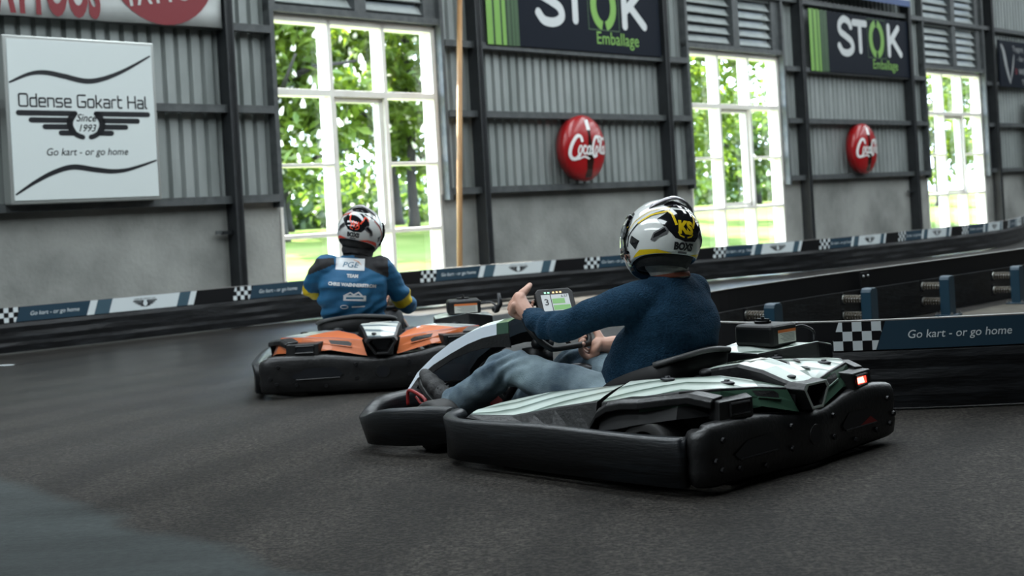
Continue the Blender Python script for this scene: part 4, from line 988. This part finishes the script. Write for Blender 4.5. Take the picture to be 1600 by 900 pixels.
def limb(m, pts, rs, n=16, mt=None, ell=None):
    P = bez(pts, 6); R = [q.x for q in bez([(r, 0, 0) for r in rs], 6)]
    E = [(q.x, q.y) for q in bez([(a, c, 0) for a, c in ell], 6)] if ell else None
    m.tube(P, R, mt or skin_m, n, True, E)
    m.ball(P[0], R[0] * .98, mt or skin_m, 12, 8); m.ball(P[-1], R[-1] * .98, mt or skin_m, 12, 8)
def torso(m, rows, mt, n=28):
    """rows: centre, half depth, half width, forward tilt"""
    rr = []
    for c, rx, ry in rows:
        rr.append([V(c) + V((rx * math.copysign(abs(math.cos(a)) ** .85, math.cos(a)), ry * math.copysign(abs(math.sin(a)) ** .85, math.sin(a)), 0)) for a in [2 * math.pi * k / n for k in range(n)]])
    m.grid(rr, mt, closed=True); m.cap(rr[0], mt); m.cap(rr[-1], mt, True)
def grip(m, R, T, er, N, sg, wrist, thumb_up=True, k=1.12):
    """a hand closed round a bar at R: T along the bar, er away from the wheel centre, N towards the driver"""
    pc = R + er * .030 * k + N * .008
    m.ball(pc, (1, 1, 1), skin_m, 14, 10, Matrix((er * .019 * k, T * .044 * k, N * .040 * k)).transposed())
    limb(m, [wrist, wrist.lerp(pc, .5) + er * .004, pc + N * .012], [.030 * k, .031 * k, .027 * k], 12, skin_m)
    lens = (.92, 1.05, 1.0, .82)
    for i in range(4):
        t = T * ((.036 - .0235 * i) * k) * sg; q = lens[i]
        b0 = R + t + er * .040 * k + N * .004; kn = R + t * 1.05 + er * .036 * k * q - N * .036 * k * q
        j2 = R + t * 1.02 - er * .004 * k - N * .040 * k * q; tip = R + t - er * .030 * k * q - N * .014 * k; tp2 = R + t - er * .026 * k + N * .010 * k
        limb(m, [b0, kn, j2, tip, tp2], [.0125 * k, .0128 * k, .0112 * k, .0102 * k, .0088 * k], 9, skin_m)
        m.ball(kn + er * .003, .0138 * k, skin_m, 8, 6)
    b0 = R + er * .030 * k + N * .030 * k + T * .022 * k * sg
    if thumb_up: limb(m, [b0, R + er * .020 * k + N * .034 * k + T * .058 * k * sg, R + er * .012 * k + N * .030 * k + T * .098 * k * sg], [.018 * k, .0145 * k, .0108 * k], 9, skin_m)
    else: limb(m, [b0, R + er * .004 * k + N * .032 * k + T * .052 * k * sg, R - er * .022 * k + N * .022 * k + T * .062 * k * sg], [.018 * k, .014 * k, .0108 * k], 9, skin_m)
def project_back(obj, off=.0025):
    me = obj.data; bv = BVHTree.FromPolygons([v.co.copy() for v in me.vertices], [tuple(p.vertices) for p in me.polygons])
    def make(y0, z0, rot=0.):
        c, s_ = math.cos(rot), math.sin(rot)
        def fn(u, v):
            y = y0 - (u * c - v * s_); z = z0 + u * s_ + v * c
            h = bv.ray_cast(V((-.5, y, z)), V((1, 0, 0)))
            return (h[0] + h[1] * off) if h[0] is not None and h[1].x < 0 else ((h[0] - h[1] * off) if h[0] is not None else V((.5, y, z)))
        return fn
    return make
def subdiv(tv, step):
    bm = bmesh.new(); vv = [bm.verts.new((x, y, 0)) for x, y in tv[0]]
    for f in tv[1]:
        try: bm.faces.new([vv[i] for i in f])
        except ValueError: pass
    for ax in (0, 1):
        xs = [v.co[ax] for v in bm.verts]; x = math.floor(min(xs) / step) * step + step; mx = max(xs)
        while x < mx:
            no = [0, 0, 0]; no[ax] = 1; co = [0, 0, 0]; co[ax] = x
            bmesh.ops.bisect_plane(bm, geom=bm.verts[:] + bm.edges[:] + bm.faces[:], plane_co=co, plane_no=no); x += step
    bm.verts.index_update(); r = ([(v.co.x, v.co.y) for v in bm.verts], [tuple(v.index for v in f.verts) for f in bm.faces]); bm.free(); return r
def helmet(parent, C, yaw, pitch, roll, sc, acc, first):
    """full-face helmet; local x forward, y left, z up"""
    Mx = Matrix.Translation(V(C)) @ Matrix.Rotation(yaw, 4, 'Z') @ Matrix.Rotation(pitch, 4, 'Y') @ Matrix.Rotation(roll, 4, 'X') @ Matrix.Scale(sc, 4)
    def lowest(az): f = .5 + .5 * math.cos(math.radians(az)); return -25 - 29 * f ** 2.2
    def S(az, el, d=0.):
        a = math.radians(az); e = math.radians(el); fx = .190 if math.cos(a) > 0 else .172
        p = V((math.cos(e) * math.cos(a) * fx, math.cos(e) * math.sin(a) * .142, math.sin(e) * (.158 if e > 0 else .172)))
        f = max(0, math.cos(a))
        if e < 0: p.x *= 1 + .16 * f * min(1, -e / .7); p.y *= 1 - .10 * min(1, -e / .9) * (1 - f)
        if e < 0 and math.cos(a) < 0: p.x *= 1 - .12 * min(1, (-e) / .7) ** 2
        n = p.normalized(); return Mx @ (p + n * d)
    rows = []; na = 56
    for i in range(25):
        t = i / 24; rows.append([S(360 * j / na, 89.5 + (lowest(360 * j / na) - 89.5) * t) for j in range(na)])
    rows2 = [[S(360 * j / na, lowest(360 * j / na), -.004 - .02 * k) for j in range(na)] for k in (0, 1)]
    m = MB(); m.grid(rows + rows2, helm_w, closed=True, mf=lambda a, b_: helm_k if a >= 24 else helm_w); m.cap(rows[0], helm_w)
    h = m.build('helmet', parent, smooth=True)
    def part(nm, figs, d=.0015, st=3.):
        mb = MB()
        for tv, mt, dd in figs: mb.flat(subdiv(tv, st), mt, lambda u, v: S(180 + u, v, d + dd))
        o = mb.build(nm, h, smooth=True, merge=False, recalc=False); return o
    P = lambda pts: (pts, [tuple(range(len(pts)))])
    zz = lambda pts: P([((x - 700) * .20, (360 - y) * .185 + 8) for x, y in pts])      # pattern drawn round the middle of the back
    rib = lambda pts, w: stroke([((x - 700) * .20, (360 - y) * .185 + 8) for x, y in pts], w, caps=False)
    part('back_graphic', [(zz([(480, 296), (600, 204), (760, 200), (860, 262), (884, 340), (800, 442), (700, 452), (620, 432)]), helm_k, 0)])
    L_ = [(rib([(330, 318), (430, 258), (566, 224)], 2.6), acc, .0010), (rib([(566, 216), (600, 250), (628, 340)], 4.0), acc, .0010), (rib([(812, 240), (800, 290), (768, 350)], 4.0), acc, .0010), (rib([(812, 244), (850, 270), (866, 300)], 2.2), acc, .0010),
          (rib([(640, 390), (656, 414), (690, 424)], 1.8), acc, .001), (rib([(766, 396), (750, 414), (716, 424)], 1.8), acc, .001)]
    if first: L_.append((shift(text('KS', 24, .06, 0, .95, .95), 0.5, 1.5), acc, .0012))
    else: L_.append((shift(text('WA', 20, .03, 0, .95, .75), 0.5, 0.5), acc, .0012))
    part('accent_stripes', L_)
    part('side_lines', [(rib([(215, 470), (250, 400), (330, 318), (440, 250), (560, 208), (610, 198)], 2.0), helm_k, 0), (rib([(240, 360), (300, 290), (420, 215), (600, 175)], .9), acc, 0), (rib([(1180, 470), (1140, 400), (1060, 318), (960, 250), (880, 215), (800, 200)], 2.4), helm_k, 0), (rib([(1165, 470), (1125, 400), (1045, 325), (950, 262)], 1.3), acc, .0006)], .0012)
    part('maker_lettering', [(shift(text('BOXS', 12, .06, 0, 1.0, 1.1), 0, -19), ink, 0), (quad(-8.5, -23.8, 8.5, -21.3), grey_v, 0)], .0015)
    for sg in (-1, 1):
        part('vent', [(P([(sg * x - 0, y) for x, y in ((26, 4), (31, 10), (47, 1), (52, -8), (46, -10), (40, -5), (28, -1))]), grey_v, 0), (P([(sg * x, y) for x, y in ((29, 3), (32, 7), (46, -1), (48, -6), (40, -3))]), helm_k, .001)], .002)
        part('lower_flash', [(P([(sg * x, y) for x, y in ((18, -24.5), (42, -19.5), (72, -19), (92, -28), (70, -26), (44, -24.6))]), acc if first else redd, 0), (P([(sg * x, y) for x, y in ((96, -24), (108, -14), (116, -26), (106, -33))]), helm_k, .0003)], .0012)
        part('side_patch', [(P([(sg * x, y) for x, y in ((92, 34), (104, 40), (112, 12), (98, 2), (90, 16))]), helm_k, 0), (rib([(700 + sg * x, 360 - y * 6) for x, y in ((95 / .20, 5.2), (112 / .20, 4.6))], 1.6), acc, .0006), (P([(sg * x, y) for x, y in ((70, -8), (84, 0), (90, -8), (80, -18))]), helm_k, 0)], .0012)
        for k in range(5): part('chin_slot', [(P([(sg * x, y) for x, y in ((96 + k * 2.6, -18 - k * 6), (108 + k * 2.6, -15 - k * 6), (108 + k * 2.6, -18.5 - k * 6), (96 + k * 2.6, -21.5 - k * 6))]), helm_k, 0)], .0012)
    # raised rear spoiler
    mb = MB(); rr = []
    for k in range(21):
        u = -1 + 2 * k / 20; az = 180 + u * 62; el = 60 - 16 * abs(u) ** 1.6
        lift = .020 * (1 - u * u) + .002
        rr.append([S(az, el + 9, .0005), S(az, el + 2, lift), S(az, el - 4, lift * .95), S(az, el - 5, lift * .7), S(az, el + 1, lift * .55)])
    mb.grid(rr, pale_g, closed=True); mb.cap(rr[0], pale_g); mb.cap(rr[-1], pale_g); mb.build('spoiler', h, smooth=True)
    part('top_vents', [(P([(-34, 46), (-20, 56), (0, 58), (20, 56), (34, 46), (22, 42), (0, 42), (-22, 42)]), helm_k, 0), (P([(-14, 47), (-4, 49), (-4, 46), (-14, 44)]), grey_v, .001), (P([(4, 49), (14, 47), (14, 44), (4, 46)]), grey_v, .001)], .0016)
    # visor with its hinge plates
    mb = MB(); rr = [[S(-78 + 156 * j / 30, -17 + 46 * i / 8, .007) for j in range(31)] for i in range(9)]; mb.grid(rr, visor_m); vz = mb.build('visor', h, smooth=True, solid=.003)
    mb = MB(); fr = [S(-80 + 160 * j / 30, 31, .006) for j in range(31)] + [S(80, 31 - 50 * k / 6, .006) for k in range(7)] + [S(80 - 160 * j / 30, -19, .006) for j in range(31)] + [S(-80, -19 + 50 * k / 6, .006) for k in range(7)]
    mb.tube(fr, .005 * sc, helm_k, 6); mb.build('visor_seal', h, smooth=True)
    for sg in (-1, 1):
        mb = MB(); mb.flat(subdiv(ellipse2(0, 0, 9, 9, 20), 4), helm_k, lambda u, v: S(sg * 80 + u, 7 + v, .012)); mb.build('visor_hinge', h, smooth=True)
    # black lining and neck roll
    mb = MB(); rr = []
    for k, (z, q) in enumerate(((-.03, .90), (-.06, .88), (-.09, .80), (-.112, .70), (-.108, .63), (-.07, .55))):
        rr.append([Mx @ V((.150 * q * math.cos(a) - .005, .128 * q * math.sin(a), z)) for a in [2 * math.pi * j / 32 for j in range(32)]])
    mb.grid(rr, lining, closed=True); mb.build('neck_roll', h, smooth=True)
    return h
def folds(amp, fx, fy, fz, seed):
    def f(co, n):
        q = V((co.x * fx, co.y * fy, co.z * fz + seed)); return amp * (noise.noise(q) + .5 * noise.noise(q * 2.1) - .1)
    return f
def place(o, loc, rz):
    o.location = loc; o.rotation_euler = (0, 0, rz)

# ---- driver of the green kart
H0 = V((1.25, 0, .50)); Nn = V((-.75, 0, .66)).normalized(); Uu = V((.66, 0, .75)).normalized(); Ll = V((0, 1, 0))
def rimpt(a, r=.165): a = math.radians(a); return H0 + (Ll * math.cos(a) + Uu * math.sin(a)) * r, (Uu * math.cos(a) - Ll * math.sin(a)), (Ll * math.cos(a) + Uu * math.sin(a))
def body(neck, head, shl, elb, wrl, handl, shr, elr, wrr, handr, hipc, legs, angs, gl=None):
    m = MB()
    torso(m, [((hipc[0], hipc[1], hipc[2] - .06), .08, .12), ((hipc[0], hipc[1], hipc[2] + .04), .09, .13), (tuple(V(hipc).lerp(V(neck), .45)), .08, .13), (tuple(V(hipc).lerp(V(neck), .85)), .07, .13), (tuple(V(neck) - V((0, 0, .03))), .05, .08)], skin_m, 16)
    limb(m, [V(neck) - V((0, 0, .06)), neck, V(neck).lerp(V(head), .6)], [.062, .056, .058], 14)
    m.ball(head, (.098, .078, .112), skin_m, 16, 12)
    m.ball(V(head) + V((.098, 0, -.02)), (.018, .013, .02), skin_m, 8, 6)      # nose
    for s, sh, el, wr in ((1, shl, elb, wrl), (-1, shr, elr, wrr)): limb(m, [sh, V(sh).lerp(V(el), .5), el, V(el).lerp(V(wr), .5), wr], [.048, .044, .036, .034, .026], 10)
    for (R, T, er), wr, sg, tu in ((handl, wrl, 1, True), (handr, wrr, -1, False)): grip(m, R, T, er, Nn, sg, V(wr), tu)
    for hp, kn, an in legs: limb(m, [hp, V(kn) - V((0, 0, .01)), an], [.05, .032, .03], 10)
    return m
a_l, a_r = 48, 226
shl, elb, wrl = (.66, .195, .615), (.965, .262, .525), (1.262, .145, .553)
shr, elr, wrr = (.62, -.15, .625), (.90, -.265, .45), (1.10, -.20, .405)
neck, head, hipc = (.59, .0, .70), (.64, .0, .845), (.72, .0, .19)
legsM = [((.76, .11, .17), (1.36, .205, .338), (1.675, .225, .165)), ((.76, -.10, .17), (1.28, -.17, .325), (1.66, -.2, .14))]
bm_ = body(neck, head, shl, elb, wrl, rimpt(a_l), shr, elr, wrr, rimpt(a_r), hipc, legsM, None)
P1 = skin('person', fuse(bm_, .0046, 2), skin_m); place(P1, K1.location, KA)
tag(P1, 'person in navy fleece sweater, jeans and white-yellow helmet driving the green kart', 'person')
m = MB()
torso(m, [((.76, 0, .13), .16, .165), ((.745, 0, .20), .18, .185), ((.73, 0, .29), .215, .195), ((.67, 0, .40), .217, .198), ((.615, 0, .50), .185, .200), ((.60, 0, .58), .145, .195), ((.60, 0, .645), .105, .165), ((.60, 0, .685), .085, .115), ((.60, 0, .71), .072, .082)], fleece)
limb(m, [(.61, .10, .62), shl, (.80, .245, .575), elb, (1.10, .225, .535), (1.235, .155, .548)], [.085, .078, .069, .062, .057, .043], 18, fleece)
limb(m, [(.60, -.08, .62), shr, (.76, -.225, .545), elr, (1.00, -.245, .42), (1.085, -.21, .405)], [.085, .078, .067, .058, .052, .042], 18, fleece)
m.tube([(1.215, .166, .547), (1.258, .148, .552)], [.044, .042], fleece, 16)
def sw_disp(co, n):
    f = folds(.015, 5, 5, 8, 3.1)(co, n)
    arm = max(0, min(1, (co.x - .75) / .25)); f += arm * .006 * math.sin(co.x * 46 + co.z * 30 + 6 * noise.noise(co * 6)) * (1 if co.y > 0 else .5)
    if co.x > 1.215: f = .0015 * math.sin(math.atan2(co.z - .55, co.y - .15) * 26)
    return f
sw = skin('sweater', fuse(m, .0085, 4), fleece, P1, sw_disp)
m = MB(); m.tube(bez([(.605, .0, .690), (.605, 0, .722), (.615, 0, .752), (.63, 0, .79)], 4), [.078] * 5 + [.080] * 4 + [.086] * 4, collar_m, 24)
skin('neck_warmer', fuse(m, .007, 2), collar_m, P1, folds(.007, 9, 9, 30, 1.))
m = MB(); m.tube([(.60, 0, .700), (.602, 0, .718)], [.079, .077], mat('neckline_rust', (.20, .055, .03), .8), 24); m.build('shirt_neckline', P1, smooth=True)
for s, (hp, kn, an) in zip((1, -1), legsM):
    m = MB(); hp, kn, an = V(hp), V(kn), V(an)
    limb(m, [hp + V((-.06, 0, .01)), hp.lerp(kn, .4) + V((0, 0, .012)), hp.lerp(kn, .8) + V((0, 0, .006)), kn, kn.lerp(an, .3) + V((-.012, 0, -.004)), kn.lerp(an, .7) + V((-.01, 0, -.004)), an + V((.005, 0, .0))], [.105, .096, .084, .077, .076, .075, .074], 20, denim)
    def jd(co, n, kn=kn):
        d = (co - kn).length; f = folds(.012, 7, 7, 10, 7.)(co, n); k = math.exp(-(d / .13) ** 2)
        f += k * .009 * math.sin((co.x * .8 + co.z * 1.2) * 75 + 4 * noise.noise(co * 8)); 
        if co.x > 1.60: f += .005 * math.sin(co.x * 120 + 5 * noise.noise(co * 9))
        return f
    skin('jeans_leg', fuse(m, .0085, 3), denim, P1, jd)
    # shoe: heel on the floor pan, toe up on the pedal
    heel = an + V((.015, 0, -.085)); toe = an + V((.215, -.012 * s, .085)); ax = (toe - heel).normalized(); upv = V((0, 1, 0)).cross(ax) * -1; sdv = V((0, 1, 0))
    m = MB()
    for t, r, o in ((.0, .040, .034), (.12, .046, .040), (.3, .046, .044), (.5, .046, .040), (.72, .048, .034), (.9, .046, .028), (1.02, .036, .024)):
        c = heel.lerp(toe, t) + upv * o; m.ball(c, (1, 1, 1), shoe_m, 14, 10, Matrix((ax * .052, sdv * r, upv * (o + .004))).transposed())
    limb(m, [heel.lerp(toe, .12) + upv * .05, an + V((-.004, 0, .02))], [.047, .05], 14, shoe_m)
    sh = skin('shoe', fuse(m, .006, 3), shoe_m, P1)
    m = MB(); ol = []
    for t, r in ((-.12, .022), (-.06, .038), (.1, .046), (.35, .044), (.7, .052), (.92, .048), (1.05, .034), (1.10, .014)): ol.append((t, r))
    pts = [(t, r) for t, r in ol] + [(t, -r) for t, r in reversed(ol)]
    m.prism(pts, lambda u, v, d: heel + ax * (u * (toe - heel).length) + sdv * v + upv * d, -.012, .012, sole_m); m.build('sole', sh, bevel=.004)
    m = MB()
    for k in range(5):
        c = heel.lerp(toe, .42 + .075 * k) + upv * (.085 - .007 * k); m.tube([c + sdv * .03 - ax * .008, c + upv * .004, c - sdv * .03 + ax * .008], .0035, mat('shoe_lace', (.05, .05, .05), .8), 6)
    m.build('laces', sh, smooth=True)
helmet(P1, (.635, .0, .852), math.radians(-19.4), math.radians(7), math.radians(10), 1.05, yel, True)

# ---- driver of the orange kart
jersey = mat('jersey_blue', (.004, .080, .185), .7, 0, (.006, .105, .225), 6, .15, 150); jblack = mat('jersey_black', (.012, .012, .014), .8, 0, (.02, .02, .022), 9); jyel = mat('jersey_yellow', (.75, .52, .01), .7)
glove = mat('glove_brown', (.10, .085, .06), .8, 0, (.16, .14, .10), 25)
trous = mat('trousers_dark', (.012, .013, .016), .8)
KB = math.radians(96); C0 = .145
shl, elb, wrl = (.555, .315, .725), (.72, .405, .585), (1.08, .20, .585)
shr, elr, wrr = (.56, -.035, .695), (.76, -.165, .468), (1.09, -.175, .42)
def rim2(a): R, T, er = rimpt(a); return R + V((0, .06, 0)), T, er
bm_ = body((.575, .115, .795), (.61, .09, .925), shl, elb, wrl, rim2(60), shr, elr, wrr, rim2(200), (.60, C0, .19), [((.65, C0 + .1, .17), (1.28, .26, .33), (1.62, .26, .15)), ((.65, C0 - .1, .17), (1.28, -.08, .33), (1.62, -.14, .15))], None)
P2 = skin('person', fuse(bm_, .006, 2), skin_m); place(P2, K2.location, KB)
tag(P2, 'person in blue and black jersey with yellow armbands driving the orange kart', 'person')
m = MB()
torso(m, [((.68, C0, .17), .15, .18), ((.66, C0 + .005, .30), .15, .19), ((.615, .155, .42), .145, .20), ((.57, .160, .52), .140, .212), ((.535, .155, .60), .138, .215), ((.55, .145, .67), .122, .205), ((.565, .135, .73), .100, .165), ((.575, .125, .775), .080, .105), ((.578, .12, .80), .072, .08)], jersey)
limb(m, [(.56, .24, .70), shl, (.62, .370, .655), elb, (.90, .33, .57), (1.06, .215, .583)], [.08, .078, .070, .060, .052, .045], 16, jersey)
limb(m, [(.56, .04, .68), shr, (.65, -.105, .58), elr, (.93, -.19, .435), (1.07, -.18, .42)], [.085, .08, .072, .064, .052, .045], 16, jersey)
for a, c, d in ((elb, wrl, 1), (elr, wrr, 1)): m.tube([V(a).lerp(V(c), .9), V(a).lerp(V(c), 1.02)], .042, jersey, 12)
vR = (V(elr) - V(shr)); vL = V(elb) - V(shl)
def jcol(p):
    if p.x < .80 and p.z > .80: return jblack
    t = (p - V(shr)).dot(vR) / vR.length_squared
    if p.y < -.03 and p.x < .9 and .70 < t < .93 and p.z < .60: return jyel
    t2 = (p - V(shl)).dot(vL) / vL.length_squared
    if p.y > .37 and .8 < t2 < 1.25 and p.x < .80: return jyel
    # dark yoke over the shoulders with a blue tip at the collar on the left side
    yk = p.y - .13
    if p.x < .70 and p.z > .60:
        if yk < 0:
            if -.215 < yk and p.z > .795 + yk * .15 - .02: return jblack
            if -.20 < yk < -.02 and p.z > .735 + yk * .72 - .035 * 0 and p.z < .83: return jblack if p.z > .735 + (yk + .02) * .55 else jersey
        else:
            if yk > .125 and p.z > .715 - (yk - .2) * .35 and p.z < .78: return jblack
    if p.z > .788 and abs(yk) < .07: return jblack
    return jersey
js = skin('jersey', fuse(m, .0065, 4), jcol, P2, lambda co, n: folds(.014, 4, 6, 13, 9.)(co, n) + .005 * math.sin(co.z * 60 + co.y * 38 + 5 * noise.noise(co * 5)) * max(0, min(1, (.66 - co.z) / .1)))
pj = project_back(js)
white_p = mat('jersey_print', (.62, .64, .65), .6); dblue = mat('print_blue', (.02, .12, .2), .5); dorange = mat('print_orange', (.55, .25, .12), .5)
rot = -.10
m = MB(); f0 = pj(.16, .735, rot); m.flat(subdiv(quad(-.088, -.036, .088, .036), .012), white_p, f0); pt = m.build('back_patch', js, merge=False, recalc=False)
f1 = project_back(js, .0045)(.16, .735, rot)
m = MB(); m.flat(subdiv(shift(text('PGE', .044, .003, .25, 1., 1.25), 0, -.019), .012), dblue, f1); m.flat(subdiv(stroke([(.02, .027), (.05, .016), (.068, -.004)], [.003, .006, .002], caps=False), .01), dorange, f1); m.build('patch_lettering', pt, merge=False, recalc=False)
for s_, y_, z_, h_ in (('TEAM', .150, .655, .027), ('CHRIS WAENNERSTROM', .155, .602, .026)):
    m = MB(); m.flat(subdiv(shift(text(s_, h_, .06, 0, 1.02, .98), 0, 0), .015), white_p, pj(y_, z_, rot * 1.2)); m.build('jersey_lettering', js, merge=False, recalc=False)
m = MB(); f2 = pj(.15, .535, -.08)
m.flat(subdiv(quad(-.062, -.022, .075, .012), .012), white_p, f2); m.flat(subdiv(stroke([(-.05, .012), (-.02, .028), (.0, .014), (.03, .030), (.05, .012)], .010), .012), white_p, f2)
f3 = pj(.155, .476, -.06); m.flat(subdiv(stroke(arc2(-.055, 0, .022, .010, 0, 360, 18), .004, caps=False, closed=False), .012), white_p, f3); m.flat(subdiv(stroke([(-.01, .0), (.07, .002)], .008, caps=False), .012), white_p, f3)
m.build('jersey_logo', js, merge=False, recalc=False)
m = MB(); m.flat(subdiv(stroke([(-.045, -.006), (.06, -.004)], .012, caps=False), .012), dblue, project_back(js, .004)(.15, .535, -.08)); m.build('logo_lettering', js, merge=False, recalc=False)
m = MB(); m.tube(bez([(.575, .12, .775), (.585, .112, .81), (.60, .10, .85)], 4), [.092] * 3 + [.098] * 3 + [.10] * 3, jblack, 20); skin('neck_warmer', fuse(m, .008, 2), jblack, P2, folds(.008, 9, 9, 25, 4.))
for sg, wr, hd in ((1, wrl, rim2(60)), (-1, wrr, rim2(200))):
    m = MB(); R, T, er = hd; m.ball(R + er * .03 + Nn * .008, (1, 1, 1), glove, 12, 8, Matrix((er * .034, T * .052, Nn * .048)).transposed()); limb(m, [V(wr), R + er * .03], [.040, .04], 12, glove)
    for i in range(4):
        t = T * ((.04 - .026 * i)) * sg; limb(m, [R + t + er * .045, R + t + er * .04 - Nn * .042, R + t - er * .006 - Nn * .044, R + t - er * .034 - Nn * .012], [.016, .016, .015, .013], 8, glove)
    limb(m, [R + er * .03 + Nn * .035 + T * .02 * sg, R + er * .01 + Nn * .04 + T * .06 * sg], [.02, .016], 8, glove)
    skin('glove', fuse(m, .006, 2), glove, P2)
for s, (hp, kn, an) in zip((1, -1), [((.65, C0 + .1, .17), (1.28, .26, .33), (1.62, .26, .15)), ((.65, C0 - .1, .17), (1.28, -.08, .33), (1.62, -.14, .15))]):
    m = MB(); limb(m, [hp, kn, V(kn).lerp(V(an), .5), an], [.10, .078, .066, .058], 14, trous); skin('trouser_leg', fuse(m, .012, 3), trous, P2)
helmet(P2, (.605, .088, .930), math.radians(84 - 96), math.radians(10), math.radians(13), .99, redd, False)
